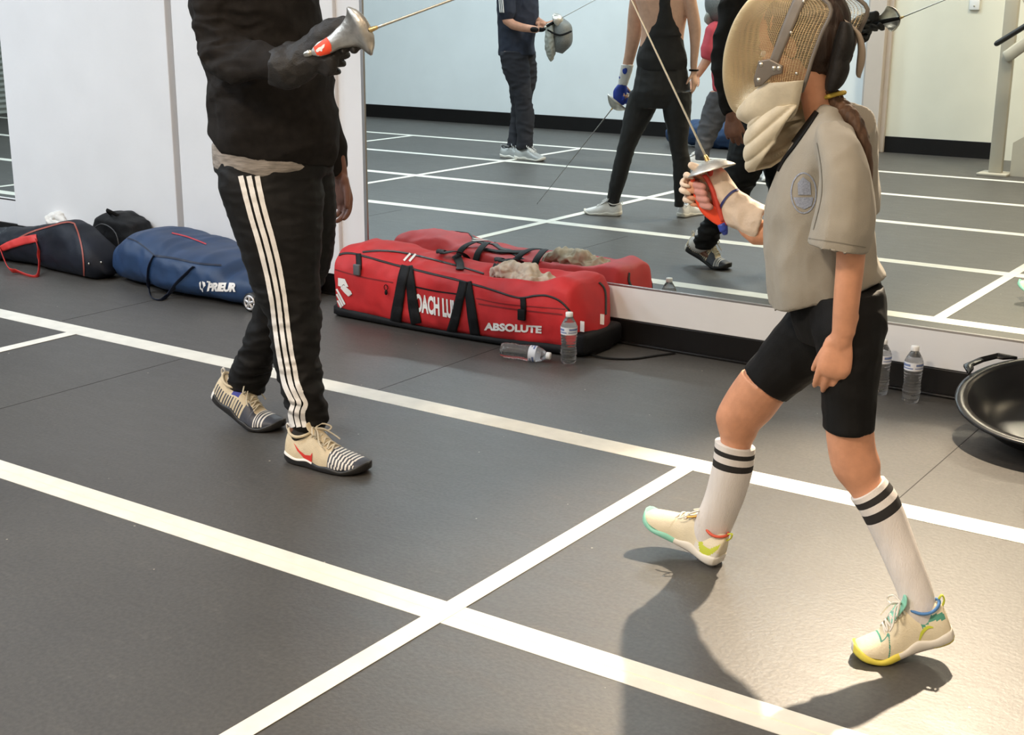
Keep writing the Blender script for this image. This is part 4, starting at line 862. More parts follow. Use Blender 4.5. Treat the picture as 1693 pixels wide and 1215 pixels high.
    a = (W_(1037, 186, (-4.42, 7.76))-W_(1000, 166, (-4.49, 7.75))); hw = a.length/2; a.normalize(); b = ex.cross(a).normalized(); a = b.cross(ex)
    sh = [[c_+ex*(.035-.055*(i/8)**2)+(a*math.cos(2*math.pi*k/28)*hw+b*math.sin(2*math.pi*k/28)*.05)*i/8 for k in range(29)] for i in range(9)]
    sabre('s', A, c_+ex*.034, D, .80, sh, 'sabre pointing down in the blue glove of the woman in the mirror', None, (BLKS, STEEL))[0].children[0].data.materials[0] = STEELD
def red_person():
    t = empty('person', (-4.6, -.85, 0), 'person in a red T-shirt and grey trousers lunging, half hidden in the mirror', 'person'); r = (-4.52, 10.15)
    RS = mat('shirt_red', (.50, .06, .08), .8, nz=15, amt=.1); GT = mat('trousers_grey', (.085, .08, .085), .85, nz=14, amt=.2, bump=.2, bs=100)
    torso = [(1178, 150, 1240, 150, r, .13), (1176, 110, 1238, 110, r, .12), (1176, 75, 1238, 75, r, .13), (1176, 52, 1236, 52, r, .13), (1186, 38, 1224, 38, r, .09), (1194, 30, 1212, 30, r, .05)]
    ll = [(1172, 150, 1225, 150, (-4.6, 10.12), .10), (1160, 185, 1205, 190, (-4.68, 10.1), .09), (1152, 220, 1186, 225, (-4.74, 10.05), .08), (1149, 250, 1174, 252, (-4.78, 10.0), .07), (1150, 264, 1170, 264, (-4.78, 10.0), .06)]
    rl = [(1190, 150, 1242, 150, (-4.45, 10.15), .10), (1205, 190, 1252, 190, (-4.42, 10.15), .09), (1228, 230, 1264, 228, (-4.42, 10.15), .08), (1248, 260, 1274, 258, (-4.42, 10.12), .06), (1254, 278, 1274, 277, (-4.42, 10.12), .055)]
    S1, E1, W1 = W_(1182, 52, (-4.64, 10.05)), W_(1169, 98, (-4.68, 10.0)), W_(1162, 122, (-4.66, 9.92))
    E1 = W_(1172, 92, (-4.66, 10.02)); W1 = W_(1153, 124, (-4.76, 9.95))
    S2, E2, W2 = W_(1232, 52, (-4.36, 10.2)), W_(1250, 85, (-4.2, 10.2)), W_(1262, 60, (-4.05, 10.2))
    bm = bmesh.new(); sil(bm, torso, True, grow=-.02); sil(bm, ll, True, grow=-.015); sil(bm, rl, True, grow=-.015); tube(bm, [S1, E1, W1], [.05, .042, .03], 12); tube(bm, [S2, E2, W2], [.05, .042, .03], 12)
    hd = W_(1196, 4, (-4.58, 10.12)); tube(bm, [W_(1203, 36, r), hd], [.055, .05], 12); head(bm, hd, (-.9, .3, 0), (0, 0, 1)); hand(bm, W1, W_(1146, 138, (-4.78, 9.93))-W1, (.3, 0, 1), .95, (.4, .5, .6, .6), 1); hand(bm, W2, (.5, 0, .7), (0, 1, 0), .95, (.4, .5, .6, .6), 1)
    objm('body', remesh(bm, .007, 3), mat('skin_tan', (.50, .25, .16), .5), t)
    bm = bmesh.new(); sil(bm, torso, True); tube(bm, [S1, S1*.55+E1*.45, S1*.15+E1*.85], [.08, .078, .078], 14); tube(bm, [S2, S2*.55+E2*.45, S2*.2+E2*.8], [.08, .078, .078], 14); objm('t_shirt', remesh(bm, .009, 4, wrink(.006, 9)), RS, t)
    bm = bmesh.new(); sil(bm, ll, True); sil(bm, rl, True); objm('trousers', remesh(bm, .009, 4, wrink(.009, 9, 3, (1, 1, 2))), GT, t)
    m = bpy.data.objects.new('fencing_mask', None); C.objects.link(m); m.parent = t; m.location = hd-t.location; m['label'] = 'grey wire fencing mask'
    bm = bmesh.new(); ell(bm, hd+V((-.02, 0, .0)), .135, .115, .16, seg=24); build('wire_mesh', bm, mat('mesh_grey', (.20, .20, .19), .4, .7), m)
    bm = bmesh.new(); tube(bm, [hd+V((-.1, .05, -.10)), hd+V((-.11, 0, -.13)), hd+V((-.10, -.05, -.10))], [.03, .05, .03], 12); build('bib', bm, mat('bib_grey', (.34, .34, .30), .7), m)
    c = dict(upper=[PRNT], sole=[mat('shoe_offwhite', (.74, .70, .63), .5)], lace=PRNT, tongue=PRNT, collar=PRNT, loop=PRNT)
    p = flo(1168, 274); shoe(t, .27, (p.x, 9.34-p.y, 0), (-1, .3), cols=c); p = flo(1268, 296); shoe(t, .27, (p.x-.05, 9.34-p.y-.05, 0), (.5, .8), cols=c, label='white shoe')
# ------------------------------------------------------------------ bags
def cloth_heap(name, pts, h, label, m, seed=1, amp=.018, group=None, cat='cloth', vox=.005):
    bm = bmesh.new(); tube(bm, pts, h, 16, V((0, 1, 0)), 4, .8)
    me = remesh(bm, vox, 1, lambda p, n: wrink(amp, 15, seed)(p, n)+wrink(amp*.4, 34, seed+3)(p, n)); o = objm(name, me, m); tagp(o, label, cat, group); return o
def bag_shell(x0, x1, yf, yb, prof, m, n=110, seg=72, sag=None, amp=.010):
    """bag lofted along x; prof(t) -> (height, front y shift, top fullness)"""
    rs = []
    for i in range(n+1):
        t = i/n; hgt, e = prof(t); r = []
        x = x0+(x1-x0)*t
        for j in range(seg):
            a = 2*math.pi*j/seg; ca, sa = math.cos(a), math.sin(a)
            y = (yf(t)+yb(t))/2 - (yb(t)-yf(t))/2*math.copysign(abs(ca)**.45, ca)*e; z = hgt/2*e*math.copysign(abs(sa)**.55, sa)+hgt/2*e + .004*(1-e)
            p = V((x, y, max(z, .003)))
            if sag: p = sag(p, t, ca, sa)
            if sa > -.85: p += V((0, -math.copysign(1, ca)*abs(ca), max(0, sa)))*(amp*noise.noise(p*9)+amp*.5*noise.noise(p*24))
            if sa > -.6 and amp > 0: p += V((0, -ca*.5, max(0, sa)))*(.010*(1-2*abs(noise.noise(V((p.x*4+p.z*6, p.y*7, p.z*9-p.x*2))))))
            r.append(p)
        rs.append(r)
    return rs
def red_bag():
    t = empty('fencing_bag', (-3.3, 4.45, 0), 'long red roller bag lettered ABSOLUTE lying against the mirror wall', 'bag')
    x0, x1 = -3.99, -2.655
    def prof(q):
        e = min(1, (q/.045)**.5) if q < .045 else (min(1, ((1-q)/.05)**.5) if q > .95 else 1); e = max(e, .25)
        h_ = .300-.03*q
        return h_, e
    def sag(p, q, ca, sa):
        if sa > .35:
            k = (sa-.35)/.65; u_ = abs(ca)
            slit = math.exp(-((q-.68)/.17)**2)
            p.z += .012*k*math.sin(q*9) - .060*slit*k*max(0, 1-u_*1.9) + .018*slit*k*min(1, u_*1.5)
            if q < .3: p.z += .02*k*(1-u_)*math.sin(q/.3*math.pi)
            p.z += .022*math.exp(-((q-.90)/.06)**2)*k
        return p
    yf = lambda q: 4.315 + .025*math.sin(q*math.pi*1.0)*-1 + .02*q; yb = lambda q: 4.652
    rs = bag_shell(x0, x1, yf, yb, prof, None, sag=sag)
    bm = bmesh.new(); rings(bm, rs); body = build('bag_body', bm, REDB, t); bv = bvh_of(body)
    # black base tray
    bm = bmesh.new(); R_ = []
    for i in range(41):
        q = i/40; x = x0-.004+(x1-x0+.008)*q; e = .012; hz = .036+.010*math.cos(q*math.pi*2)
        y0_, y1_ = yf(q)+.010, yb(q)-.01; k = min(1, (q/.03)**.5 if q < .03 else ((1-q)/.03)**.5 if q > .97 else 1)*.5+.5
        c = (y0_+y1_)/2; w_ = (y1_-y0_)/2*k
        R_.append([V((x, c-w_, hz)), V((x, c-w_-.001, .012)), V((x, c-w_+.02, .001)), V((x, c+w_-.02, .001)), V((x, c+w_, .012)), V((x, c+w_, hz)), V((x, c, hz-.01))])
    rings(bm, R_); build('base_tray', bm, BLKN, t)
    bm = bmesh.new(); tube(bm, [V((-2.72, 4.36, .045)), V((-2.72, 4.40, .045))], .044, 20, round_ends=False, sub=1); wv = build('wheel', bm, mat('rubber_black', (.015, .014, .014), .45), t); 
    bm = bmesh.new(); tube(bm, [V((-2.72, 4.57, .045)), V((-2.72, 4.61, .045))], .044, 20, round_ends=False, sub=1); build('wheel', bm, mat('rubber_black', (.015, .014, .014), .45), t)
    bm = bmesh.new(); box(bm, -2.78, -2.645, 4.345, 4.64, .012, .10, .02); build('wheel_housing', bm, BLKN, t)
    PIP = mat('piping_black', (.02, .016, .016), .5)
    strip('front_piping', bv, [(547, 490), (545, 455), (548, 436), (560, 422), (580, 419), (610, 426), (657, 439), (710, 452), (760, 464), (810, 478), (856, 492), (885, 489), (905, 489), (925, 497), (940, 512), (948, 530)], 3.2, PIP, body, .003, 160, 2, 'black piping', thick=.003)
    strip('top_zip', bv, [(600, 417), (628, 415), (665, 418), (710, 428), (760, 441), (800, 453)], 2.6, PIP, body, .003, 60, 2, 'black piping', thick=.002)
    strip('end_piping', bv, [(990, 467), (998, 476), (1001, 490), (1001, 520)], 3, PIP, body, .003, 40, 2, 'black piping', thick=.002)
    strip('pocket_zip', bv, [(549, 444), (600, 458), (650, 467)], 2, REDD, body, .002, 40, 1, 'pocket seam')
    strip('pocket_zip', bv, [(686, 474), (720, 481), (756, 486)], 2.4, BLKN, body, .002, 30, 1, 'dark pocket zip')
    strip('pocket_zip', bv, [(791, 502), (850, 511), (930, 520)], 2.2, REDD, body, .002, 40, 1, 'pocket seam')
    strip('pocket_zip', bv, [(787, 493), (840, 503), (935, 511)], 1.6, REDD, body, .002, 40, 1, 'pocket seam')
    for a, b, wd in (([(672, 441), (666, 465), (660, 500), (655, 531)], [(676, 441), (680, 470), (684, 505), (689, 534)], 15), ([(768, 466), (761, 495), (753, 530), (743, 560)], [(774, 466), (778, 495), (783, 530), (788, 564)], 14)):
        h_ = bpy.data.objects.new('carry_handle', None); C.objects.link(h_); h_.parent = t
        o1 = strip('webbing', bv, a, [wd, wd, wd*1.1, wd*1.2], BLKN, t, .008, 50, 4, 'black webbing', thick=.003); o2 = strip('webbing', bv, b, [wd*.9, wd, wd*1.1, wd*1.15], BLKN, t, .006, 50, 4, 'black webbing', thick=.003)
        bpy.data.objects.remove(h_)
    for x, y0, y1 in ((594, 420, 446), (866, 492, 520)):
        strip('buckle_strap', bv, [(x-1, y0), (x, (y0+y1)/2), (x, y1)], 9, BLKN, t, .005, 20, 3, None, thick=.003)
        p = hit(bv, x-1, y1+4, .006); q = hit(bv, x-1, y1-8, .006)
        bm = bmesh.new(); box(bm, p.x-.018, p.x+.018, p.y-.012, p.y+.002, p.z-.012, q.z+.004, .004); build('buckle', bm, mat('buckle_grey', (.10, .10, .11), .4) if x < 700 else BLKS, t)
    # rear handles show on the lid and in the mirror
    for xa in (-3.52, -3.21):
        bm = bmesh.new(); P = []
        for dx, y, z in ((-.04, 4.657, .06), (-.03, 4.655, .2), (-.02, 4.62, .285), (0, 4.55, .315), (.04, 4.50, .312), (.07, 4.56, .315), (.08, 4.63, .28), (.08, 4.656, .2), (.09, 4.657, .06)): P.append(V((xa+dx, min(y, 4.655), z)))
        P = P[1:-1]; tube(bm, P, .018, 8, V((1, 0, 0)), 4, .14); build('rear_handle', bm, BLKN, t)
    text('lettering', 'COACH LUI', bv, (678, 513.5), (74, 13.5), (-1, -31), PRNT, t, .004, .045, label='white lettering under the handles')
    text('lettering', 'ABSOLUTE', bv, (801, 545.5), (95, 5.5), (.5, -13), PRNT, t, .004, .05, label='white ABSOLUTE lettering')
    poly('brand_mark', bv, [(560, 459), (571, 461), (577, 474), (572, 474), (570, 470), (565, 470), (566, 474), (560, 472)], PRNT, t, .004, 'white letter mark'); poly('brand_mark', bv, [(567, 469), (573, 474), (581, 481), (583, 486), (576, 484), (577, 490), (570, 483), (564, 476)], PRNT, t, .004, 'white letter mark')
    for k in range(3): strip('slanted_stripe', bv, [(547.5, 461+k*8.5), (560, 482+k*8), (571-k*3, 503+k*2.4)], 3, PRNT, t, .004, 20, 1, 'white slanted stripe')
    for k in range(2): strip('lid_stripe', bv, [(678+k*9, 420+k*1), (668+k*9, 432+k*1)], 3.5, PRNT, t, .004, 10, 1, 'white lid stripe')
    strip('rear_handle_fold', bv, [(753, 424), (760, 438), (760, 448)], 13, BLKN, t, .006, 20, 3, None, thick=.003)
    strip('rear_handle_fold', bv, [(833, 430), (823, 440), (818, 451)], 13, BLKN, t, .006, 20, 3, None, thick=.003)
    for x, y in ((963, 537), (995, 526)):
        p = hit(bv, x, y, .006) or pl(x, y, (-2.66, 4.45)); bm = bmesh.new(); box(bm, p.x-.002, p.x+.016, p.y-.020, p.y-.017, p.z-.022, p.z+.020, 0, None); o = build('fabric_tag', bm, PRNT, t, False); o['label'] = 'small white tag'
    p = hit(bv, 641, 478, .01); bm = bmesh.new(); tube(bm, [p+V((.010*math.cos(a), 0, .012*math.sin(a)+.01)) for a in [2*math.pi*k/10 for k in range(11)]], .002, 6, None, 2, round_ends=False); ell(bm, p+V((0, 0, -.012)), .008, .005, .012, seg=8); build('key_ring', bm, BLKS, t)
    # strap trailing on the floor
    bm = bmesh.new(); tube(bm, [V((-2.70, 4.42, .012)), V((-2.60, 4.40, .005)), V((-2.50, 4.45, .004)), V((-2.44, 4.56, .004)), V((-2.40, 4.63, .004))], .008, 8, V((0, 1, 0)), 5, .3); build('pull_strap', bm, BLKS, t)
    cloth_heap('fencing_jacket', [atY(822, 452, 4.47), atY(850, 449, 4.48), atY(885, 462, 4.46), atY(915, 476, 4.45)], [.034, .046, .052, .040], 'crumpled cream fencing jacket sticking out of the red bag', CLOTH, 3, .022, cat='jacket')
def blue_bag():
    t = empty('fencing_bag', (-4.85, 4.4, 0), 'blue roller bag lettered PRIEUR with a spoked wheel, behind the coach', 'bag')
    top = [(180, 394), (184, 389), (193, 387), (205, 389), (235, 396), (241, 386), (249, 380), (260, 378), (272, 380), (285, 384), (310, 391), (340, 402), (370, 409), (394, 414), (420, 424), (432, 440)]
    bot = [(181, 462), (188, 466), (198, 470), (215, 475), (241, 480), (260, 486), (283, 492), (300, 496), (320, 500), (340, 503), (360, 506), (380, 509), (395, 511), (405, 512), (418, 513), (432, 513)]
    n = 96; rs = []
    Pt = [atY(x, y, 4.42) for x, y in top]; Pb = [flo(x, y) for x, y in bot]
    for i in range(n+1):
        q = i/n; b = cr(Pb, q*15); x = b.x; zt = None
        a = cr(Pt, q*15); e = min(1, max(.3, (q/.03)**.5)) if q < .03 else (max(.3, ((1-q)/.04)**.5) if q > .96 else 1)
        yb_ = 4.655; yf_ = b.y; x = -5.40+(1.13)*q; zt = a.z
        # height of the lid from the nearest traced x
        zt = None
        for k in range(len(Pt)-1):
            if Pt[k].x <= x <= Pt[k+1].x: zt = Pt[k].z+(Pt[k+1].z-Pt[k].z)*(x-Pt[k].x)/(Pt[k+1].x-Pt[k].x)
        if zt is None: zt = Pt[0].z if x < Pt[0].x else Pt[-1].z
        zt = min(zt, .27); r = []
        for j in range(56):
            an = 2*math.pi*j/56; ca, sa = math.cos(an), math.sin(an)
            y = (yf_+yb_)/2-(yb_-yf_)/2*math.copysign(abs(ca)**.6, ca)*e; z = max(.003, zt/2+zt/2*math.copysign(abs(sa)**.7, sa)*e)
            p = V((x, y, z)); nn = .014*noise.noise(V((p.x*7, p.y*5, p.z*8)))+.008*(1-2*abs(noise.noise(V((p.x*13+p.z*9, 4, p.z*12)))))
            if sa > -.8: p += V((0, -ca, max(0, sa)*.8))*nn
            p.z = max(p.z, .003); r.append(p)
        rs.append(r)
    bm = bmesh.new(); rings(bm, rs); body = build('bag_body', bm, BLUB, t); bv = bvh_of(body)
    DB = mat('blue_dark_trim', (.008, .014, .035), .5)
    strip('lid_zip', bv, [(255, 423), (285, 427), (330, 436), (366, 439)], 3, DB, body, .003, 50, 2, 'dark zip line'); strip('lid_zip', bv, [(193, 390), (225, 399), (255, 422)], 2, DB, body, .003, 40, 1, 'dark seam')
    strip('red_piping', bv, [(284, 385.5), (310, 392), (341, 404)], 2.2, mat('piping_red', (.5, .03, .05), .5), body, .002, 40, 1, 'red piping')
    strip('end_seam', bv, [(190, 392), (186, 410), (187, 440), (190, 466)], 1.6, DB, body, .002, 40, 1, 'dark seam')
    f1 = [hit(bv, *q, .004) for q in ((256, 424), (248, 440), (246, 458))]
    P = f1 + [flo(247, 480, .01), flo(252, 493, .004), flo(266, 496, .004), flo(279, 486, .02)] + [hit(bv, *q, .006) for q in ((298, 464), (322, 442))]
    P = [p for p in P if p]; bm = bmesh.new(); tube(bm, P, .013, 8, V((.3, -.6, .6)), 5, .18); build('carry_handle', bm, DB, t)
    text('lettering', 'PRIEUR', bv, (343, 481), (47.5, 1.5), (0, -14), PRNT, t, .005, .055, .25, 'white italic PRIEUR lettering', space=.92)
    strip('lettering_bar', bv, [(343, 465.5), (349, 466)], 2.2, PRNT, t, .005, 6, 1, 'white accent bar')
    for pts in ([(330.5, 467), (333, 465), (334, 468), (333, 474), (336, 481), (332, 477)], [(335, 465), (340, 467), (341, 472), (337, 476), (337, 473), (339, 470), (336, 468)], [(334.6, 476), (336.6, 476), (336.6, 482), (334.8, 481)]): poly('shield_mark', bv, pts, PRNT, t, .005, 'white shield mark')
    # wheel with five spokes
    c = flo(414.5, 513); c = V((-4.345, c.y-.012, .046)); c = atY(414.5, 500.5, 4.165)
    c.z = max(.044, c.z); bm = bmesh.new()
    tube(bm, [c+V((0, .03, 0)), c+V((0, -.004, 0))], .044, 28, V((1, 0, 0)), 1, round_ends=False); wl = build('wheel', bm, mat('rubber_black', (.015, .014, .014), .45), t)
    bm = bmesh.new(); CHR = mat('wheel_silver', (.62, .60, .60), .35, .6)
    tube(bm, [c+V((.030*math.cos(a), -.006, .030*math.sin(a))) for a in [2*math.pi*k/24 for k in range(25)]], .0055, 8, None, 1, round_ends=False)
    for k in range(5):
        a = 2*math.pi*k/5+.3; tube(bm, [c+V((0, -.007, 0)), c+V((.028*math.cos(a), -.006, .028*math.sin(a)))], [.008, .006], 8, V((0, 0, 1)), 2)
    ell(bm, c+V((0, -.009, 0)), .011, .006, .011, seg=12); build('wheel_hub', bm, CHR, wl)
    bm = bmesh.new(); box(bm, -4.42, -4.30, 4.20, 4.60, .010, .085, .018); build('wheel_housing', bm, DB, t)
def black_bags():
    t = empty('fencing_bag', (-5.85, 4.4, 0), 'black bag with red webbing handles at the left edge by the wall', 'bag')
    n = 70; rs = []; hs = [(-6.95, .09), (-6.6, .12), (-6.3, .15), (-6.1, .18), (-5.95, .215), (-5.80, .245), (-5.68, .262), (-5.60, .25), (-5.52, .21), (-5.45, .17), (-5.40, .14)]
    for i in range(n+1):
        q = i/n; x = -6.95+1.56*q; z = .1
        for k in range(len(hs)-1):
            if hs[k][0] <= x <= hs[k+1][0]+1e-6: z = hs[k][1]+(hs[k+1][1]-hs[k][1])*(x-hs[k][0])/(hs[k+1][0]-hs[k][0])
        e = min(1, max(.3, (q/.04)**.5)) if q < .04 else (max(.45, ((1-q)/.04)**.5) if q > .96 else 1); r = []
        yf_ = 4.19+.02*math.sin(x*6); yb_ = 4.52-.15*min(1, max(0, (x+6.0)/.15))
        for j in range(48):
            an = 2*math.pi*j/48; ca, sa = math.cos(an), math.sin(an)
            y = (yf_+yb_)/2-(yb_-yf_)/2*math.copysign(abs(ca)**.7, ca)*e; zz = z/2+z/2*math.copysign(abs(sa)**.8, sa)*e; p = V((x, y, zz))
            nn = .016*noise.noise(V((p.x*6, p.y*5, p.z*8+3)))+.009*(1-2*abs(noise.noise(V((p.x*12+p.z*8, 1, p.z*10)))))
            p += V((0, -ca, max(0, sa)))*nn; p.z = max(p.z, .003); r.append(p)
        rs.append(r)
    bm = bmesh.new(); rings(bm, rs); body = build('bag_body', bm, NAVY, t); bv = bvh_of(body)
    RW = mat('webbing_red', (.58, .04, .035), .55, bump=.3, bs=300)
    strip('red_webbing', bv, [(3, 411), (20, 404), (40, 398), (62, 394)], [10, 12, 13, 12], RW, t, .006, 30, 4, 'red webbing', thick=.003)
    P = [hit(bv, 60, 396, .008), hit(bv, 66, 412, .010), hit(bv, 68, 432, .012), hit(bv, 67, 446, .014), flo(62, 456, .006), flo(48, 456, .005), flo(30, 449, .012), flo(14, 443, .03), hit(bv, 5, 432, .012), hit(bv, 3, 412, .008)]
    bm = bmesh.new(); tube(bm, [p for p in P if p], .013, 8, V((.2, -.5, .8)), 5, .2); o = build('carry_handle', bm, RW, t); o['label'] = 'red looped handle'
    PR = mat('piping_rust', (.30, .07, .05), .5)
    strip('piping', bv, [(123, 370), (130, 388), (136, 412), (139, 440), (139, 463)], 2.4, PR, body, .003, 50, 2, 'rust piping'); strip('piping', bv, [(3, 411), (45, 387), (85, 374), (110, 368), (123, 370)], 2.4, PR, body, .003, 60, 2, 'rust piping')
    for x, y in ((147, 436), (167, 434)):
        p = hit(bv, x, y, .004); 
        if p: bm = bmesh.new(); ell(bm, p, .006, .004, .006, seg=10); build('snap_stud', bm, STEEL, t)
    # small strap end at the very left
    t2 = empty('backpack', (-5.62, 4.55, 0), 'black upright backpack behind the black and blue bags', 'backpack')
    bm = bmesh.new(); R_ = []
    for z, xa, xb, ya, yb_ in ((.003, -5.80, -5.44, 4.46, 4.63), (.06, -5.82, -5.43, 4.45, 4.635), (.14, -5.84, -5.43, 4.455, 4.635), (.20, -5.83, -5.45, 4.46, 4.635), (.245, -5.80, -5.47, 4.46, 4.63), (.272, -5.74, -5.56, 4.48, 4.625), (.285, -5.70, -5.60, 4.50, 4.62)):
        R_.append([V(((xa+xb)/2+(xb-xa)/2*math.copysign(abs(math.cos(a))**.6, math.cos(a)), (ya+yb_)/2+(yb_-ya)/2*math.copysign(abs(math.sin(a))**.6, math.sin(a)), z)) for a in [2*math.pi*k/40 for k in range(40)]])
    rings(bm, R_); me = remesh(bm, .008, 2, wrink(.006, 12, 9)); b2 = objm('pack_body', me, BLKN, t2)
    bm = bmesh.new(); tube(bm, [V((-5.66, 4.50, .275)), V((-5.63, 4.45, .31)), V((-5.60, 4.50, .275))], .009, 8, None, 5, .4); build('grab_loop', bm, BLKS, t2)
    bm = bmesh.new(); tube(bm, [V((-5.78, 4.41, .06)), V((-5.74, 4.405, .16)), V((-5.66, 4.43, .235)), V((-5.54, 4.425, .20)), V((-5.50, 4.41, .08))], .004, 6, None, 5); build('pocket_zip', bm, mat('zip_dark', (.03, .03, .032), .4), t2)
    cloth_heap('sport_towel', [V((-6.02, 4.60, .03)), V((-6.10, 4.60, .12)), atY(84, 366, 4.61), atY(97, 357, 4.62), atY(108, 368, 4.61)], [.03, .035, .032, .030, .02], 'white crumpled cloth behind the black bag at left', mat('cloth_white', (.72, .70, .66), .8), 8, .012, cat='cloth')
    cloth_heap('tan_cloth', [atY(50, 384, 4.45), atY(65, 378, 4.46), atY(82, 374, 4.48)], [.012, .02, .012], 'tan cloth edge lying along the top of the black bag', mat('cloth_tan', (.42, .34, .27), .8), 5, .005, cat='cloth')
# ------------------------------------------------------------------ bottles, bowl, stair
PET = mat('water_bottle_clear', (.93, .95, .97), .04, trans=.96, ior=1.36, spec=.8, bump=.35, bs=70); CAPM = mat('bottle_cap', (.82, .82, .82), .4)
LAB = mat('bottle_label', (.72, .74, .80), .4); LABB = mat('label_blue', (.16, .22, .42), .4)
def bottle(base, axis, label, group=None, roll=0.):
    t = empty('water_bottle', base, label, 'water bottle', group); Z = V(axis).normalized(); X = Z.orthogonal().normalized(); Y = Z.cross(X); b = V(base)
    pr = [(.0, .022), (.003, .029), (.012, .0315), (.022, .031), (.034, .0295)]
    for k in range(7):
        z = .040+k*.0115; d = .0016; n_ = .028 + .003*abs(k-3)/3
        pr += [(z, n_+d), (z+.004, n_+d*1.2), (z+.0075, n_-d)]
    pr += [(.122, .0315), (.126, .032), (.150, .0322), (.154, .031), (.165, .027), (.176, .0205), (.185, .0145), (.188, .0125), (.196, .0125)]
    def lathe(pr, seg=36, lob=False):
        rs = []
        for z, r in pr:
            rs.append([b+Z*z+(X*math.cos(a)+Y*math.sin(a))*(r*(1-(.10*(abs(math.sin(a*2.5))**4) if lob and z < .02 else 0))) for a in [2*math.pi*k/seg+roll for k in range(seg)]])
        return rs
    bm = bmesh.new(); rings(bm, lathe(pr, lob=True)); o = build('bottle_body', bm, PET, t)
    bm = bmesh.new(); rings(bm, lathe([(.188, .0138), (.189, .0145), (.203, .0145), (.205, .0132)])); build('cap', bm, CAPM, t)
    bm = bmesh.new(); rings(bm, lathe([(.120, .0326), (.150, .0332)]), cap=False); l = build('label', bm, LAB, t); l['label'] = 'paper label'
    bm = bmesh.new()
    for (z0, z1, a0, a1) in ((.138, .145, .2, 1.5), (.128, .132, 0, 1.2), (.136, .144, 2.5, 3.9), (.127, .131, 2.7, 4.2), (.137, .145, 4.5, 5.7), (.128, .131, 4.4, 5.5)):
        R_ = [[b+Z*z+(X*math.cos(a)+Y*math.sin(a))*.0336 for a in [a0+(a1-a0)*k/8 for k in range(9)]] for z in (z0, z1)]; rings(bm, R_, cap=False, closed=False)
    build('label_print', bm, LABB, l)
def pan():
    t = empty('round_pan', (-.85, 4.3, 0), 'large glossy black round pan with rim handles leaning by the wall', 'pan')
    GB = mat('gloss_black', (.006, .006, .007), .3, spec=.35)
    c = V((-.865, 4.335, .150)); tilt = math.radians(12); X = V((1, 0, 0)); Y = V((0, math.cos(tilt), math.sin(tilt))); Z = X.cross(Y)
    def ring(r, z): return [c+X*(r*math.cos(a))+Y*(r*math.sin(a))+Z*z for a in [2*math.pi*k/72 for k in range(72)]]
    Rr = .315
    bm = bmesh.new(); rings(bm, [ring(.001, -.100), ring(.13, -.100), ring(.18, -.095), ring(.225, -.075), ring(.262, -.035), ring(.280, -.006), ring(.284, .0), ring(Rr, .003), ring(Rr+.006, .0), ring(Rr+.005, -.006), ring(Rr-.004, -.006), ring(.288, -.010), ring(.268, -.040), ring(.230, -.081), ring(.18, -.102), ring(.001, -.106)], cap=False)
    build('pan_body', bm, GB, t)
    for a in (math.radians(148), math.radians(-32)):
        u_ = X*math.cos(a)+Y*math.sin(a); v_ = -X*math.sin(a)+Y*math.cos(a); bm = bmesh.new()
        o_ = [(Rr-.012, -.105), (Rr+.050, -.075), (Rr+.060, 0), (Rr+.050, .075), (Rr-.012, .105)]; i_ = [(Rr+.012, -.062), (Rr+.030, -.052), (Rr+.036, 0), (Rr+.030, .052), (Rr+.012, .062)]
        P_ = lambda q, z: c+u_*q[0]+v_*q[1]+Z*z
        seq = o_ + i_[::-1]
        k_ = len(o_); L0 = [[bm.verts.new(P_(q, z)) for q in seq] for z in (-.002, .009)]
        n_ = len(seq)
        for i in range(n_): bm.faces.new((L0[0][i], L0[0][(i+1) % n_], L0[1][(i+1) % n_], L0[1][i]))
        for R_ in L0:
            for i in range(k_-1): bm.faces.new((R_[i], R_[i+1], R_[n_-2-i], R_[n_-1-i]))
        bmesh.ops.bevel(bm, geom=list(bm.edges), offset=.002, segments=1, affect='EDGES')
        build('rim_handle', bm, GB, t)
    bm = bmesh.new(); tube(bm, [c+V((.08, .04, -.075)), c+V((.15, -.05, -.07)), c+V((.22, -.12, -.03))], .006, 8, None, 4, .5); build('inner_wire', bm, mat('wire_grey', (.12, .12, .12), .35), t)
    bm = bmesh.new(); lo = [(c+X*(r*math.cos(a))+Y*(r*math.sin(a))+Z*-.104) for r in (.10,) for a in [2*math.pi*k/40 for k in range(40)]]
    rings(bm, [lo, [V((c.x+.12*math.cos(2*math.pi*k/40), c.y+.03+.12*math.sin(2*math.pi*k/40), .004)) for k in range(40)], [V((c.x+.13*math.cos(2*math.pi*k/40), c.y+.03+.13*math.sin(2*math.pi*k/40), .0005)) for k in range(40)]]); build('foot_ring', bm, GB, t)
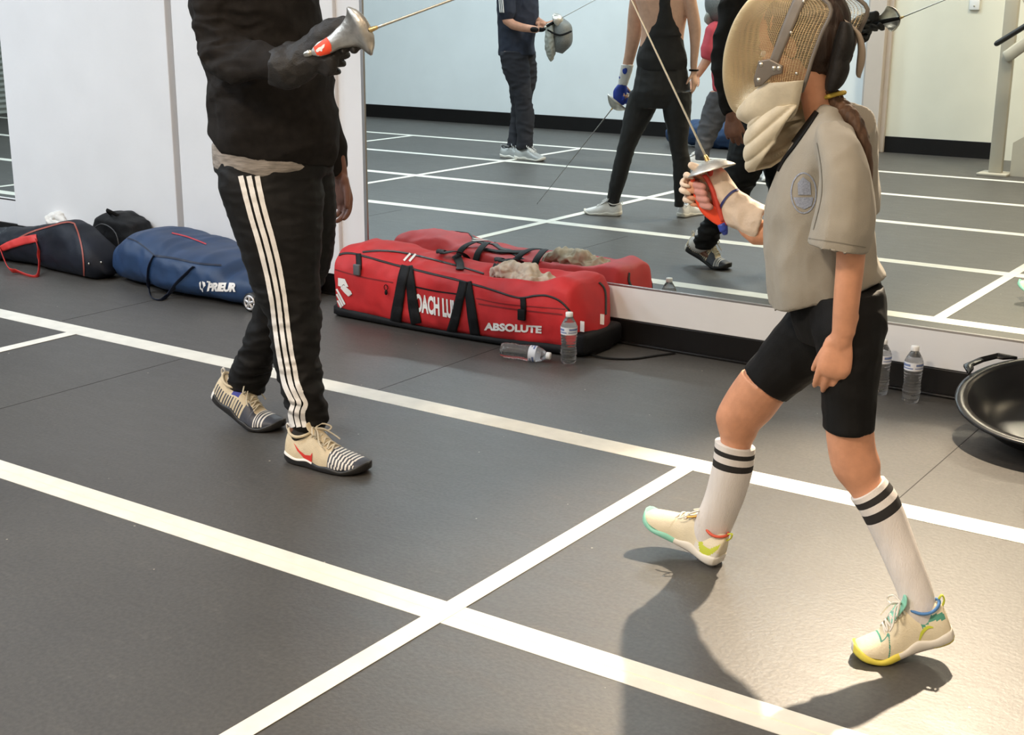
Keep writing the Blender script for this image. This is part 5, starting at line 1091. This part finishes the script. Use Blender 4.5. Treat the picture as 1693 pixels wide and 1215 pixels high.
def stair():
    t = empty('staircase', (-2.97, -1.95, 0), 'beige steel stair post and stringer reflected at the right of the mirror', 'staircase'); BG = mat('steel_beige', (.46, .43, .36), .5, nz=3, amt=.04); BL = mat('rail_black', (.02, .02, .02), .4)
    bm = bmesh.new(); box(bm, -3.03, -2.925, -2.02, -1.96, .02, 3.2, .006); build('post', bm, BG, t)
    bm = bmesh.new(); box(bm, -3.10, -2.86, -2.11, -1.87, .0, .02, .004); build('base_plate', bm, BG, t)
    bm = bmesh.new(); pts = [(-2.86, 0), (-2.6, 0), (-.6, 1.25), (-.6, 1.75), (-2.86, .27)]
    rings(bm, [[V((x, y, z)) for x, z in pts] for y in (-1.98, -2.02)]); build('stringer', bm, BG, t, False)
    for k in range(9): bm = bmesh.new(); x = -2.55+k*.22; box(bm, x, x+.28, -2.95, -2.02, .16+k*.14, .19+k*.14, .004); build('tread', bm, BG, t, False)
    a, b = mir(pl(1648, 72, (-3.0, 11.1))), mir(pl(1700, 40, (-2.75, 11.1))); bm = bmesh.new(); tube(bm, [a, b, b+(b-a)*5], .022, 10); build('handrail', bm, BL, t)
    bm = bmesh.new(); a, b = mir(pl(1664, 84, (-2.9, 11.3))), mir(pl(1700, 58, (-2.7, 11.3))); tube(bm, [a-V((0, 0, .05)), b-V((0, 0, .05)), b+(b-a)*5], .05, 8, V((0, 0, 1)), 2, .3); build('side_plate', bm, BG, t)
    # wall plate
    q = mir(pl(1611, 6, (-3.55, 12.44))); t = empty('wall_box', (q.x, FY, q.z), 'small white electrical box high on the reflected wall', 'electrical box')
    bm = bmesh.new(); box(bm, q.x-.045, q.x+.045, FY+.001, FY+.03, q.z-.055, q.z+.06, .006); build('cover', bm, mat('box_white', (.75, .75, .75), .4), t)
    bm = bmesh.new(); ell(bm, V((q.x, FY+.032, q.z-.02)), .008, .004, .008, seg=8); build('screw', bm, STEEL, t)
    q = mir(flo(1188, 245)); 
    bm = bmesh.new(); tube(bm, [V((q.x-.5, q.y, .1)), V((q.x-.2, q.y, .14)), V((q.x+.25, q.y, .13)), V((q.x+.5, q.y, .09))], [.08, .13, .14, .08], 16, V((0, 1, 0)))
    o = objm('fencing_bag', remesh(bm, .01, 2, wrink(.012, 7)), BLUB); tagp(o, 'blue bag on the floor in the mirror behind the red-shirted person', 'bag')
coach(); coach_sabre(); girl(); girl_sabre()
navy_man(); woman(); red_person()
red_bag(); blue_bag(); black_bags()
bottle((-2.672, 4.262, 0), (0, 0, 1), 'clear water bottle standing upright in front of the red bag')
_a = flo(829, 578, .033); _b = flo(906, 588, .026); _d = (_b-_a).normalized()
bottle((_a.x, _a.y, .0335), (_d.x, _d.y, -.04), 'clear water bottle lying on its side in front of the red bag', roll=.6)
bottle((-1.405, 4.535, 0), (0, 0, 1), 'clear water bottle by the baseboard left of the black pan', roll=1.2)
bottle((-1.53, 4.565, 0), (0, 0, 1), 'water bottle half hidden behind the girl\'s leg at the baseboard', roll=2)
pan(); stair()
